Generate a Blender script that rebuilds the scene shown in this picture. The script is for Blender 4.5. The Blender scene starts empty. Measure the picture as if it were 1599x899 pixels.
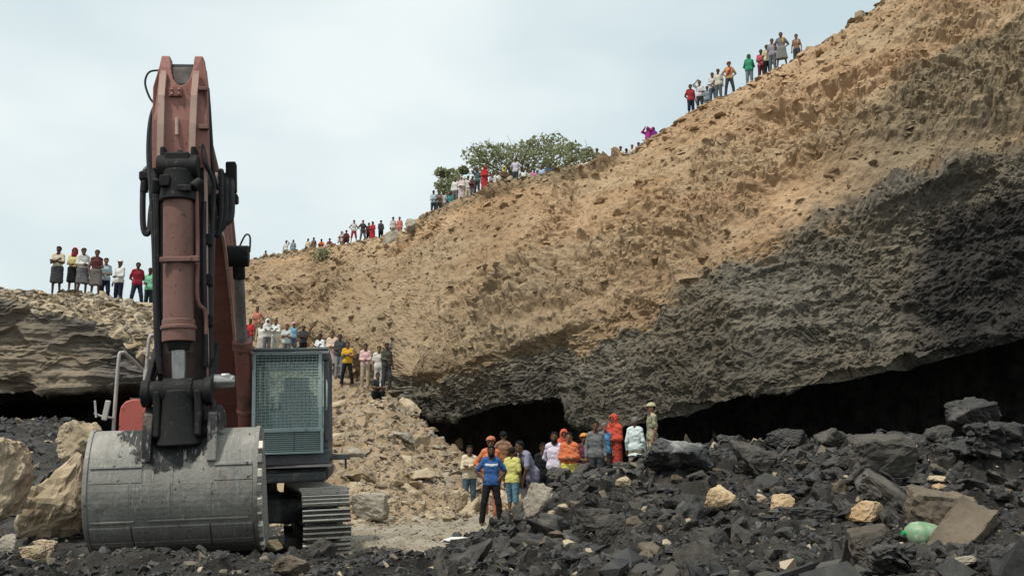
import bpy, bmesh, math, random, time
import numpy as np
from mathutils import Vector, Matrix
R = math.radians
sc = bpy.context.scene
COL = sc.collection
T0 = time.time()

# ------------------------------------------------------------------ camera
F, CX, CY = 1500.0, 799.5, 449.5            # photograph's focal length and centre, in its pixels
TH = math.atan(250 / 1500)                  # the camera looks up by 9.5 degrees
EYE = 1.65
cam_d = bpy.data.cameras.new('camera'); cam = bpy.data.objects.new('camera', cam_d); COL.objects.link(cam)
cam_d.sensor_width = 36.0; cam_d.lens = F * 36.0 / 1599.0
cam_d.clip_start = 0.1; cam_d.clip_end = 6000
cam.location = (0, 0, EYE); cam.rotation_euler = (R(90) + TH, 0, 0)
sc.camera = cam
sc.render.resolution_x, sc.render.resolution_y = 1024, 575
sc.view_settings.view_transform = 'Standard'; sc.view_settings.look = 'None'
sc.view_settings.exposure = 0.42; sc.view_settings.gamma = 1.0
sc.view_settings.use_curve_mapping = False
sc.render.engine = 'CYCLES'
sc.cycles.max_bounces = 5; sc.cycles.diffuse_bounces = 3; sc.cycles.transparent_max_bounces = 8

# ------------------------------------------------------------------ daylight: hazy overcast sky, veiled high sun
SUN_EL, SUN_AZ = 62, 225                    # azimuth clockwise from +Y: behind the camera, to its left
world = bpy.data.worlds.new('World'); sc.world = world; world.use_nodes = True
wn, wl = world.node_tree.nodes, world.node_tree.links
wn.clear()
wo = wn.new('ShaderNodeOutputWorld'); bg = wn.new('ShaderNodeBackground'); bg.inputs[1].default_value = 0.1
sky = wn.new('ShaderNodeTexSky'); sky.sky_type = 'NISHITA'; sky.sun_disc = False
sky.sun_elevation = R(SUN_EL); sky.sun_rotation = R(SUN_AZ); sky.air_density = 1.3; sky.dust_density = 4.0
tc = wn.new('ShaderNodeTexCoord'); mp = wn.new('ShaderNodeMapping'); mp.inputs['Scale'].default_value = (1.0, 1.0, 2.2); mp.inputs['Location'].default_value = (.42, .1, .0)
n1 = wn.new('ShaderNodeTexNoise'); n1.inputs['Scale'].default_value = 2.1; n1.inputs['Detail'].default_value = 4.0; n1.inputs['Roughness'].default_value = 0.45
rmp = wn.new('ShaderNodeValToRGB')
rmp.color_ramp.elements[0].position = 0.36; rmp.color_ramp.elements[0].color = (4.7, 5.65, 5.95, 1)
rmp.color_ramp.elements[1].position = 0.62; rmp.color_ramp.elements[1].color = (7.0, 7.55, 7.5, 1)
mx = wn.new('ShaderNodeMix'); mx.data_type = 'RGBA'; mx.inputs[0].default_value = 0.9
wl.new(tc.outputs['Generated'], mp.inputs[0]); wl.new(mp.outputs[0], n1.inputs['Vector'])
wl.new(n1.outputs[0], rmp.inputs[0]); wl.new(sky.outputs[0], mx.inputs[6]); wl.new(rmp.outputs[0], mx.inputs[7])
wl.new(mx.outputs[2], bg.inputs[0]); wl.new(bg.outputs[0], wo.inputs[0])
sun_d = bpy.data.lights.new('sun', 'SUN'); sun_d.energy = 2.6; sun_d.angle = R(5); sun_d.color = (1.0, 0.95, 0.86)
sun = bpy.data.objects.new('sun', sun_d); COL.objects.link(sun); sun.location = (-20, -20, 60)
_az, _el = R(SUN_AZ), R(SUN_EL)
_sd = Vector((math.sin(_az) * math.cos(_el), math.cos(_az) * math.cos(_el), math.sin(_el)))
sun.rotation_euler = (-_sd).to_track_quat('-Z', 'Y').to_euler()

# ------------------------------------------------------------------ photograph pixel + distance -> place in the world
def P(px, py, Y):
    u = (px - CX) / F; v = (CY - py) / F
    dy = math.cos(TH) - v * math.sin(TH); dz = math.sin(TH) + v * math.cos(TH)
    t = Y / dy
    return Vector((u * t, Y, EYE + dz * t))
def proj(x, y, z):
    d = y * math.cos(TH) + (z - EYE) * math.sin(TH)
    w = -y * math.sin(TH) + (z - EYE) * math.cos(TH)
    return CX + F * x / d, CY - F * w / d
def X_at(px, Y, z):
    return (px - CX) / F * (Y * math.cos(TH) + (z - EYE) * math.sin(TH))

# ------------------------------------------------------------------ noise
def _hash(ix, iy, iz, s):
    h = (ix.astype(np.int64) * 73856093 ^ iy.astype(np.int64) * 19349663 ^ iz.astype(np.int64) * 83492791 ^ (s * 2654435761)) & 0xffffffff
    h = ((h ^ (h >> 15)) * 2246822519) & 0xffffffff
    h = ((h ^ (h >> 13)) * 3266489917) & 0xffffffff
    return h ^ (h >> 16)
def vnoise(p, s=0):
    i = np.floor(p); f = (p - i); f = f * f * f * (f * (f * 6 - 15) + 10); i = i.astype(np.int64)
    out = 0
    for dx in (0, 1):
        wx = f[:, 0] if dx else 1 - f[:, 0]
        for dy in (0, 1):
            wy = f[:, 1] if dy else 1 - f[:, 1]
            for dz in (0, 1):
                wz = f[:, 2] if dz else 1 - f[:, 2]
                out = out + wx * wy * wz * (_hash(i[:, 0] + dx, i[:, 1] + dy, i[:, 2] + dz, s) / 4294967295.0)
    return out * 2 - 1
def fbm(p, oct=4, s=0, gain=0.5):
    a, out, q = 1.0, 0, np.array(p, dtype=np.float64)
    for k in range(oct):
        out = out + a * vnoise(q + 17.3 * k, s + k); q = q * 2.03; a *= gain
    return out
def blocks(p, s=0):
    """Worley cells: returns a random height per cell, a tilt across the cell, and the distance to its edge"""
    i = np.floor(p).astype(np.int64); n = len(p)
    b1 = np.full(n, 9.0); b2 = np.full(n, 9.0); hid = np.zeros(n, dtype=np.int64); bd = np.zeros((n, 3))
    for dx in (-1, 0, 1):
        for dy in (-1, 0, 1):
            for dz in (-1, 0, 1):
                c0, c1, c2 = i[:, 0] + dx, i[:, 1] + dy, i[:, 2] + dz
                h = _hash(c0, c1, c2, s)
                ox = (h & 1023) / 1023.0; oy = ((h >> 10) & 1023) / 1023.0; oz = ((h >> 20) & 1023) / 1023.0
                d = np.stack([p[:, 0] - c0 - ox, p[:, 1] - c1 - oy, p[:, 2] - c2 - oz], 1)
                dd = (d * d).sum(1)
                m = dd < b1
                b2 = np.where(m, b1, np.minimum(b2, dd)); b1 = np.where(m, dd, b1)
                hid = np.where(m, h, hid); bd = np.where(m[:, None], d, bd)
    g = (hid * 2654435761) & 0xffffffff; g = g ^ (g >> 15)
    height = (g & 1023) / 511.5 - 1
    tv = np.stack([((g >> 10) & 1023) / 511.5 - 1, ((g >> 20) & 1023) / 511.5 - 1, ((hid >> 7) & 1023) / 511.5 - 1], 1)
    return height, (bd * tv).sum(1), np.sqrt(b2) - np.sqrt(b1)
def sm(a, b, x):
    t = np.clip((np.asarray(x, dtype=float) - a) / (b - a), 0, 1)
    return t * t * (3 - 2 * t)

# ------------------------------------------------------------------ mesh helpers
def mesh_np(name, v, faces, smooth=False):
    """faces: list of int arrays (n,k)"""
    me = bpy.data.meshes.new(name)
    v = np.asarray(v, dtype=np.float32)
    if not isinstance(faces, (list, tuple)): faces = [faces]
    me.vertices.add(len(v)); me.vertices.foreach_set('co', v.ravel())
    loops = np.concatenate([f.ravel() for f in faces]).astype(np.int32)
    sizes = np.concatenate([np.full(len(f), f.shape[1], dtype=np.int32) for f in faces])
    starts = np.concatenate([[0], np.cumsum(sizes)[:-1]]).astype(np.int32)
    me.loops.add(len(loops)); me.loops.foreach_set('vertex_index', loops)
    me.polygons.add(len(sizes)); me.polygons.foreach_set('loop_start', starts); me.polygons.foreach_set('loop_total', sizes)
    me.polygons.foreach_set('use_smooth', np.full(len(sizes), bool(smooth)))
    me.update(calc_edges=True); me.validate()
    return me
def link(name, me, mat=None, parent=None, loc=None, rot=None, scale=None):
    o = bpy.data.objects.new(name, me); COL.objects.link(o)
    if mat is not None and me is not None and len(me.materials) == 0: me.materials.append(mat)
    if parent is not None: o.parent = parent
    if loc is not None: o.location = loc
    if rot is not None: o.rotation_euler = rot
    if scale is not None: o.scale = scale
    return o
def tag(o, label=None, cat=None, group=None, kind=None):
    if label: o['label'] = label
    if cat: o['category'] = cat
    if group: o['group'] = group
    if kind: o['kind'] = kind
    return o
def attr(me, name, vals):
    a = me.attributes.new(name, 'FLOAT', 'POINT'); a.data.foreach_set('value', np.asarray(vals, dtype=np.float32))
def grid_faces(nr, ncol):
    r, c = np.meshgrid(np.arange(nr - 1), np.arange(ncol - 1), indexing='ij')
    a = (r * ncol + c).ravel()
    return np.stack([a, a + 1, a + ncol + 1, a + ncol], 1)

# ------------------------------------------------------------------ materials
class NT:
    def __init__(s, name):
        s.m = bpy.data.materials.new(name); s.m.use_nodes = True
        s.n = s.m.node_tree.nodes; s.l = s.m.node_tree.links
        s.b = s.n['Principled BSDF']
        s.tc = s.n.new('ShaderNodeTexCoord')
    def inp(s, sock, v):
        if isinstance(v, bpy.types.NodeSocket): s.l.new(v, sock)
        else: sock.default_value = v
    def coord(s, obj=True, rnd=False, scale=(1, 1, 1), pos=False):
        src = s.n.new('ShaderNodeNewGeometry').outputs['Position'] if pos else s.tc.outputs['Object']
        m = s.n.new('ShaderNodeMapping'); s.l.new(src, m.inputs[0]); m.inputs['Scale'].default_value = scale
        if rnd:
            oi = s.n.new('ShaderNodeObjectInfo'); cm = s.n.new('ShaderNodeVectorMath'); cm.operation = 'SCALE'
            cb = s.n.new('ShaderNodeCombineXYZ')
            for k in range(3): s.l.new(oi.outputs['Random'], cb.inputs[k])
            s.l.new(cb.outputs[0], cm.inputs[0]); cm.inputs[3].default_value = 37.0
            s.l.new(cm.outputs[0], m.inputs['Location'])
        return m.outputs[0]
    def noise(s, vec, scale, detail=4, rough=0.55):
        t = s.n.new('ShaderNodeTexNoise'); s.l.new(vec, t.inputs['Vector'])
        t.inputs['Scale'].default_value = scale; t.inputs['Detail'].default_value = detail; t.inputs['Roughness'].default_value = rough
        return t.outputs[0]
    def ramp(s, fac, a, b, ca=(0, 0, 0, 1), cb=(1, 1, 1, 1)):
        r = s.n.new('ShaderNodeValToRGB'); s.l.new(fac, r.inputs[0]); e = r.color_ramp.elements
        e[0].position, e[0].color, e[1].position, e[1].color = a, ca, b, cb
        return r.outputs[0]
    def mix(s, fac, a, b, mode='MIX'):
        m = s.n.new('ShaderNodeMix'); m.data_type = 'RGBA'; m.blend_type = mode
        s.inp(m.inputs[0], fac); s.inp(m.inputs[6], a); s.inp(m.inputs[7], b)
        return m.outputs[2]
    def math(s, op, a, b=0.0, clamp=False):
        m = s.n.new('ShaderNodeMath'); m.operation = op; m.use_clamp = clamp
        s.inp(m.inputs[0], a); s.inp(m.inputs[1], b)
        return m.outputs[0]
    def attr(s, name):
        a = s.n.new('ShaderNodeAttribute'); a.attribute_name = name
        return a.outputs['Fac']
    def bump(s, h, strength, dist=0.02):
        b = s.n.new('ShaderNodeBump'); s.l.new(h, b.inputs['Height'])
        b.inputs['Strength'].default_value = strength; b.inputs['Distance'].default_value = dist
        s.l.new(b.outputs[0], s.b.inputs['Normal'])
    def done(s, col, rough=0.8, metal=0.0, spec=0.3):
        s.inp(s.b.inputs['Base Color'], col); s.inp(s.b.inputs['Roughness'], rough)
        s.b.inputs['Metallic'].default_value = metal; s.b.inputs['Specular IOR Level'].default_value = spec
        return s.m
def c4(r, g=None, b=None):
    if g is None: r, g, b = r
    return (r, g, b, 1)
def rock_mat(name, c1, c2, scale, rough=0.85, bump=0.5, bscale=9.0, dust=None, pos=False, spec=0.3, speck=None):
    t = NT(name); v = t.coord(rnd=not pos, pos=pos)
    f = t.ramp(t.noise(v, scale, 6, 0.62), 0.32, 0.68)
    col = t.mix(f, c4(c1), c4(c2))
    if dust:
        col = t.mix(t.ramp(t.noise(v, scale * 0.45 + 0.3, 5, 0.6), dust[1], dust[1] + 0.14), col, c4(dust[0]))
    if speck:
        col = t.mix(t.ramp(t.noise(v, speck[1], 3, 0.6), speck[2], speck[2] + 0.06), col, c4(speck[0]))
    t.bump(t.noise(v, bscale, 8, 0.65), bump, 0.06)
    return t.done(col, rough, 0, spec)
def paint_mat(name, base, worn, grime, gs=2.5, g0=0.52, rough=0.55, bump=0.15, metal=0.0, fleck=0.62, spec=0.4):
    t = NT(name); v = t.coord(pos=False)
    col = t.mix(t.ramp(t.noise(v, 1.7, 5, 0.6), 0.35, 0.7), c4(base), c4(worn))
    col = t.mix(t.ramp(t.noise(v, gs, 7, 0.66), g0, g0 + 0.13), col, c4(grime))
    col = t.mix(t.ramp(t.noise(v, 21, 4, 0.6), fleck, fleck + 0.05), col, c4(grime))
    t.bump(t.noise(v, 26, 5, 0.6), bump, 0.01)
    rr = t.ramp(t.noise(v, 6, 4, 0.6), 0.3, 0.7, (rough - .12,) * 3 + (1,), (rough + .2,) * 3 + (1,))
    return t.done(col, rr, metal, spec)
def cloth_mat(name, col, k=0.8):
    t = NT(name); v = t.coord()
    d = tuple(c * k for c in col)
    c = t.mix(t.ramp(t.noise(v, 7, 4, 0.6), 0.35, 0.65), c4(col), c4(d))
    t.bump(t.noise(v, 16, 3, 0.5), 0.35, 0.03)
    return t.done(c, 0.9, 0, 0.15)
M = {}
# ------------------------------------------------------------------ terrain materials
def cliff_mat():
    t = NT('cliff_rock'); v = t.coord(pos=True)
    warm = t.mix(t.ramp(t.noise(v, 0.55, 7, 0.62), 0.33, 0.66), c4(.355, .23, .13), c4(.49, .345, .22))
    warm = t.mix(t.ramp(t.noise(v, 0.16, 4, 0.5), 0.42, 0.62), warm, c4(.34, .225, .13))
    warm = t.mix(t.ramp(t.noise(t.coord(pos=True, scale=(.25, .25, 1.0)), 0.5, 5, 0.55), 0.5, 0.6), warm, c4(.41, .30, .19))
    warm = t.mix(t.ramp(t.noise(v, 2.6, 6, 0.7), 0.6, 0.72), warm, c4(.24, .16, .095))
    gry = t.mix(t.ramp(t.noise(v, 0.9, 7, 0.65), 0.32, 0.68), c4(.115, .102, .083), c4(.225, .20, .16))
    gry = t.mix(t.ramp(t.noise(v, 2.2, 5, 0.7), 0.6, 0.75), gry, c4(.31, .275, .215))
    gry = t.mix(t.ramp(t.noise(t.coord(pos=True, scale=(.5, .5, 2.2)), 0.9, 6, 0.65), 0.56, 0.66), gry, c4(.06, .055, .047))
    gry = t.mix(t.ramp(t.noise(v, 0.22, 3, 0.5), 0.45, 0.6), gry, c4(.16, .135, .10))
    mid = t.mix(t.ramp(t.noise(v, 1.1, 6, 0.65), 0.35, 0.65), c4(.175, .135, .09), c4(.30, .235, .155))
    coal = t.mix(t.ramp(t.noise(v, 1.7, 6, 0.65), 0.35, 0.7), c4(.019, .018, .017), c4(.062, .058, .053))
    col = t.mix(t.attr('mid'), warm, mid)
    col = t.mix(t.attr('grey'), col, gry); col = t.mix(t.attr('coal'), col, coal)
    t.bump(t.noise(v, 3.2, 9, 0.68), 0.8, 0.22)
    return t.done(col, 0.95, 0, 0.1)
M['cliff'] = cliff_mat()
def hill_mat():
    t = NT('shale_rock'); v = t.coord(pos=True); vs = t.coord(pos=True, scale=(0.5, 0.5, 3.4))
    gry = t.mix(t.ramp(t.noise(vs, 1.0, 7, 0.6), 0.34, 0.66), c4(.155, .125, .092), c4(.245, .20, .148))
    gry = t.mix(t.ramp(t.noise(v, 0.33, 4, 0.55), 0.45, 0.62), gry, c4(.12, .11, .098))
    tan = t.mix(t.ramp(t.noise(v, 1.3, 6, 0.65), 0.33, 0.68), c4(.33, .265, .185), c4(.50, .42, .31))
    coal = t.mix(t.ramp(t.noise(v, 1.7, 6, 0.65), 0.35, 0.7), c4(.019, .018, .017), c4(.062, .058, .053))
    col = t.mix(t.attr('grey'), tan, gry); col = t.mix(t.attr('coal'), col, coal)
    t.bump(t.noise(vs, 3.0, 8, 0.65), 0.6, 0.12)
    return t.done(col, 0.95, 0, 0.1)
M['hill'] = hill_mat()
def ground_mat():
    t = NT('quarry_floor'); v = t.coord(pos=True)
    g = t.mix(t.ramp(t.noise(v, 1.6, 7, 0.68), 0.34, 0.66), c4(.20, .175, .135), c4(.34, .30, .235))
    g = t.mix(t.ramp(t.noise(v, 7.5, 5, 0.7), 0.57, 0.72), g, c4(.42, .38, .31))
    coal = t.mix(t.ramp(t.noise(v, 2.2, 7, 0.68), 0.35, 0.7), c4(.022, .021, .021), c4(.085, .08, .075))
    cm = t.ramp(t.math('ADD', t.attr('coal'), t.math('MULTIPLY', t.math('SUBTRACT', t.noise(v, 1.2, 6, 0.65), 0.5), 0.9)), 0.42, 0.6)
    col = t.mix(cm, g, coal)
    t.bump(t.noise(v, 9, 8, 0.7), 0.7, 0.06)
    return t.done(col, 0.95, 0, 0.15)
M['ground'] = ground_mat()
M['heap'] = rock_mat('coal_dust', (.013, .012, .0115), (.05, .045, .039), 2.4, 0.9, 0.8, 12, dust=((.085, .075, .062), .57), pos=True, spec=0.2)
M['pile'] = rock_mat('sandstone_debris', (.22, .16, .10), (.36, .275, .185), 1.5, 0.95, 0.8, 8, dust=((.20, .155, .11), .56), pos=True, spec=0.1)
M['sand'] = rock_mat('sandstone', (.30, .235, .155), (.46, .375, .265), 1.2, 0.92, 0.5, 7, dust=((.30, .24, .165), .55), spec=0.15)
M['sand_grey'] = rock_mat('grey_sandstone', (.22, .19, .15), (.36, .32, .26), 1.5, 0.92, 0.5, 8, spec=0.15)
M['white_stone'] = rock_mat('white_stone', (.55, .54, .51), (.70, .69, .66), 3, .9, .3, 9, spec=.2)
M['sand_gold'] = rock_mat('golden_sandstone', (.36, .24, .125), (.52, .40, .26), 2.4, 0.92, 0.6, 9, dust=((.20, .15, .10), .60), spec=0.15)
M['coal'] = rock_mat('coal_rock', (.012, .0112, .0105), (.042, .038, .034), 1.6, 0.58, 0.5, 8, dust=((.10, .088, .072), .57), spec=0.4)
M['coal_grey'] = rock_mat('grey_coal_shale', (.03, .027, .024), (.088, .079, .067), 1.8, 0.75, 0.55, 8, dust=((.025, .025, .025), .58), spec=0.3)
M['coal_brown'] = rock_mat('brown_shale', (.075, .06, .045), (.175, .14, .102), 1.5, 0.85, 0.6, 7, dust=((.055, .05, .045), .55), spec=0.2)
M['coal_white'] = rock_mat('white_veined_coal', (.018, .018, .019), (.05, .05, .05), 1.8, 0.5, 0.5, 8, dust=((.36, .35, .32), .53), spec=0.45)

def ctrl(rows, ncol_idx):
    """rows: list of control columns, each a list of points per level -> array (cols, levels, 3)"""
    return np.array([[list(p) for p in c] for c in rows])

def loft(C, us, ts):
    """C (cols, levels, 3) sampled at fractional column indices us and fractional level indices ts"""
    nc, nl, _ = C.shape
    A = np.stack([np.stack([np.interp(us, np.arange(nc), C[:, l, k]) for k in range(3)], 1) for l in range(nl)], 1)
    B = np.stack([np.stack([np.interp(ts, np.arange(nl), A[j, :, k]) for k in range(3)], 1) for j in range(len(us))], 1)
    return B                                  # (rows, cols, 3)
def smooth_rows(G, it, axis):
    for _ in range(it):
        H = G.copy()
        if axis == 0: H[1:-1] = (G[:-2] + 2 * G[1:-1] + G[2:]) / 4
        else: H[:, 1:-1] = (G[:, :-2] + 2 * G[:, 1:-1] + G[:, 2:]) / 4
        G = H
    return G
def normals(G):
    du = np.gradient(G, axis=1); dv = np.gradient(G, axis=0)
    n = np.cross(du, dv); n /= np.linalg.norm(n, axis=2, keepdims=True) + 1e-9
    return n

# ------------------------------------------------------------------ the big quarry face
def V(px, py, Y): return np.array(P(px, py, Y))
def col_(rim, Yr, mid, bnd, Yb, lip, Yl, cave=9.0):
    """one control column of the face, each level given by where it shows and how far off it stands"""
    r = V(rim[0], rim[1], Yr); b = V(bnd[0], bnd[1], Yb); l = V(lip[0], lip[1], Yl)
    s = r + (b - r) * mid[0]; s[2] += mid[1]
    fwd = np.array([l[0] * .25 / Yl, 1, 0]);
    back = np.array([-0.15, 1, 0])
    p1 = r + back * 6 + np.array([0, 0, .15]); p2 = r + back * 90 + np.array([0, 0, -3.0])
    ri = l + fwd * cave + np.array([0, 0, .25]); fl = ri + np.array([0, 0.6, 0]); fl[2] = -0.5
    return [p2, p1, r, s, b, l, ri, fl]
CC = [
 col_((120, 520), 80, (.3, .5), (150, 580), 64, (150, 690), 62),
 col_((250, 500), 77, (.3, .6), (270, 570), 62, (270, 690), 60),
 col_((380, 407), 73, (.3, .75), (390, 520), 60, (390, 690), 58),
 col_((500, 388), 67, (.3, .75), (500, 515), 56, (505, 690), 54),
 col_((630, 366), 61, (.3, .75), (600, 572), 47, (600, 690), 46),
 col_((665, 338), 58, (.3, .75), (650, 590), 42, (650, 640), 41, 5),
 col_((700, 318), 54, (.3, .75), (700, 582), 39.5, (700, 660), 39, 5),
 col_((800, 284), 50, (.3, .75), (770, 555), 37.5, (770, 636), 37, 5),
 col_((900, 265), 46.5, (.3, .75), (870, 520), 35.8, (876, 620), 35.3, 5),
 col_((930, 257), 45.5, (.3, .75), (915, 505), 35.2, (900, 660), 34.0, 3),
 col_((985, 245), 44, (.3, .75), (960, 488), 34.6, (945, 676), 33, 3),
 col_((1075, 180), 41.8, (.3, .75), (1060, 452), 33.4, (1035, 655), 31.6, 7),
 col_((1180, 126), 40.3, (.3, .75), (1140, 410), 32.4, (1160, 622), 30.4),
 col_((1255, 88), 39.2, (.3, .75), (1250, 372), 31.4, (1280, 604), 29.6),
 col_((1390, 0), 37.6, (.3, .75), (1400, 305), 30.2, (1400, 582), 28.8),
 col_((1600, -120), 36, (.3, .75), (1600, 232), 29, (1605, 535), 27.6),
 col_((1800, -230), 35, (.3, .75), (1800, 150), 27.2, (1800, 470), 26),
 col_((2300, -420), 31, (.3, .75), (2300, 0), 22, (2300, 360), 21),
]
CC = np.array(CC)
ctrl_px = np.array([120, 250, 380, 500, 625, 655, 700, 785, 880, 908, 962, 1052, 1160, 1262, 1398, 1602, 1800, 2300], dtype=float)
pxs = np.concatenate([np.linspace(120, 240, 12)[:-1], np.linspace(240, 370, 50)[:-1], np.linspace(370, 1630, 600), np.linspace(1630, 2300, 130)[1:]])
us = np.interp(pxs, ctrl_px, np.arange(len(ctrl_px)))
ts = np.concatenate([np.linspace(0, 1, 10)[:-1], np.linspace(1, 2, 34)[:-1], np.linspace(2, 3, 100)[:-1], np.linspace(3, 4, 150)[:-1],
                     np.linspace(4, 5, 120)[:-1], np.linspace(5, 6, 26)[:-1], np.linspace(6, 7, 8)])
G = loft(CC, us, ts)
G = smooth_rows(smooth_rows(G, 14, 1), 5, 0)
Nn = normals(G)
nr, nc = G.shape[:2]
p = G.reshape(-1, 3); nn = Nn.reshape(-1, 3)
tt = np.repeat(ts, nc); pp = np.tile(pxs, nr)
face = sm(1.75, 2.1, tt) * (1 - 0.6 * sm(5.1, 5.6, tt))
slope = sm(2.0, 2.2, tt) * (1 - sm(3.9, 4.2, tt)); wall = sm(3.8, 4.1, tt)
w = np.stack([fbm(p * .5, 3, 3), fbm(p * .5 + 50, 3, 4), fbm(p * .5 + 90, 3, 5)], 1)
q = p + 0.22 * w
q = q + np.stack([0 * q[:, 0], 0 * q[:, 0], -.16 * q[:, 0]], 1)
bed = q * np.array([1, 1, 1.9])               # flat beds: cells are wider than tall
h1, t1, e1 = blocks(bed * 0.42, 1); h2, t2, e2 = blocks(bed * 1.05, 2); h3, t3, e3 = blocks(bed * 2.4 + w, 3)
along = np.interp(pp, ctrl_px, np.concatenate([[0], np.cumsum(np.linalg.norm(np.diff(CC[:, 2], axis=0), axis=1))]))
gul = fbm(np.stack([along * .55 + 1.2 * w[:, 0], tt * 1.6, p[:, 2] * .08], 1), 4, 8)        # rills run down the slope
gul2 = fbm(np.stack([along * 1.6 + w[:, 1], tt * 2.2, p[:, 2] * .1], 1), 3, 9)
big = fbm(p * .16, 3, 20)
upper = 1 - sm(2.6, 3.4, tt)
r1, r2, r3 = sm(0, .3 - .1 * wall, e1), sm(0, .3 - .1 * wall, e2), sm(0, .34 - .1 * wall, e3)
rimk = .5 + .5 * sm(2.0, 2.5, tt)
wk = 1 - .62 * wall
d = face * (0.7 * big + rimk * wk * r1 * (0.15 * h1 + 0.22 * t1 + .10) + rimk * r2 * ((0.09 - .02 * wall) * h2 + (0.13 - .05 * wall) * t2 + .06)
            + r3 * ((0.05 + .01 * wall) * h3 + (.09 - .02 * wall) * t3 + .05) - 0.18 * wall * np.exp(-e1 / .08))
h4, t4, e4 = blocks(bed * 5.2 + 2 * w, 4)
d += face * sm(0, .35 - .1 * wall, e4) * (.04 * h4 + .06 * t4 + .03) * (1 + .9 * wall)
shelfw = fbm(np.stack([p[:, 0] * .22, p[:, 1] * .22, (p[:, 2] - .2 * p[:, 0]) * 2.3 + .8 * w[:, 0]], 1), 3, 66)
d += wall * (1 - sm(5.0, 5.2, tt)) * (.09 * shelfw + .03 * np.abs(fbm(p * 3.1, 3, 67)))
rid = (1 - np.abs(gul)) ** 2; rid2 = (1 - np.abs(gul2)) ** 2
lump = fbm(p * .9 + .6 * w, 4, 34, .6)
d += slope * (0.50 * rid * (.85 * upper + .35) + 0.30 * rid2 * (.8 * upper + .4) + .22 * np.abs(lump) - .5)
knob = sm(640, 720, pp) * (1 - sm(840, 920, pp)) * sm(2.14, 2.26, tt) * (1 - sm(2.4, 2.7, tt))
d = d * (1 - .45 * wall) + .3 * wall * big
d = d * (.3 + .7 * sm(1.98, 2.4, tt)) + knob * (.5 * r2 * (h2 + t2) + .35 * r1 * h1 + .25) - .22 * sm(1.9, 2.0, tt) * (1 - sm(2.1, 2.5, tt))
patch = (.25 + 1.0 * sm(-.35, .45, fbm(p * .22, 3, 33))) * (1 - .55 * sm(540, 590, pp) * (1 - sm(670, 720, pp)) * sm(2.7, 3.2, tt))
scr = fbm(np.stack([along * 3.2 + .5 * w[:, 1], tt * 1.3, p[:, 2] * .05], 1), 3, 35); scr = np.maximum(scr - .1, 0)
scar = sm(.25, .5, fbm(p * .13 + 7, 2, 36))
d -= slope * (.30 * scr * (.3 + upper) + .55 * scar * (1 - .3 * upper))
d = d * np.where(wall > .5, 1.0, patch)
d += face * 0.11 * fbm(p * 2.2, 4, 30)
nr_ = nn * d[:, None]
flat = 1 - sm(1.6, 1.95, tt)
p2 = p + nr_
p2[:, 2] += flat * (0.1 * fbm(p * .8, 3, 11)) * sm(0.9, 1.2, tt)
me = mesh_np('quarry_cliff', p2, grid_faces(nr, nc)[:, ::-1])
# bed boundaries: sandstone over grey shale over coal
zb = np.repeat(np.linspace(0, 1, 1), len(p))
wob = 0.13 * fbm(p * .35, 4, 40) + .05 * fbm(p * 1.4, 3, 41)
grey_edge = np.interp(pp, [120, 560, 640, 760, 900, 1050, 1160, 1300, 1600, 2300], [5.2, 5.0, 4.05, 4.25, 4.22, 4.1, 3.95, 3.93, 3.95, 3.95])
grey = sm(-.05, .08, tt + wob * np.where(pp < 1130, 1.9, .9) - grey_edge)
coalv = np.maximum(sm(4.95, 5.15, tt + .4 * wob), np.maximum(
    sm(1370, 1500, pp + 300 * wob) * sm(4.15, 4.4, tt + .6 * wob),
    .85 * sm(4.45, 4.75, tt + 1.2 * wob) * np.interp(pp, [600, 640, 700, 900, 1000, 1180, 1250, 1400], [0, .8, .7, .45, .55, .5, .15, .25])))
cap_grey = .8 * (1 - sm(430, 520, pp)) * (1 - sm(2.35, 2.6, tt + wob))
band = sm(1230, 1420, pp) * sm(3.28, 3.42, tt + .9 * wob + .10 * sm(1400, 1600, pp)) * (1 - .5 * sm(3.9, 4.0, tt))
cap = (1 - sm(2.02, 2.14, tt + .5 * wob)) * .8 + cap_grey + .6 * sm(640, 700, pp) * (1 - sm(900, 1010, pp)) * (1 - sm(2.2, 2.5, tt + wob))
low = .55 * (1 - sm(560, 1000, pp)) * sm(2.7, 3.2, tt) + .45 * sm(3.3, 3.95, tt) * sm(500, 760, pp) * (1 - sm(1100, 1250, pp))
CLT = tt.copy()
attr(me, 'grey', grey); attr(me, 'coal', coalv); attr(me, 'mid', np.clip(band + cap + low, 0, 1))
cliff = tag(link('quarry_cliff', me, M['cliff']), kind='structure')

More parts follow.
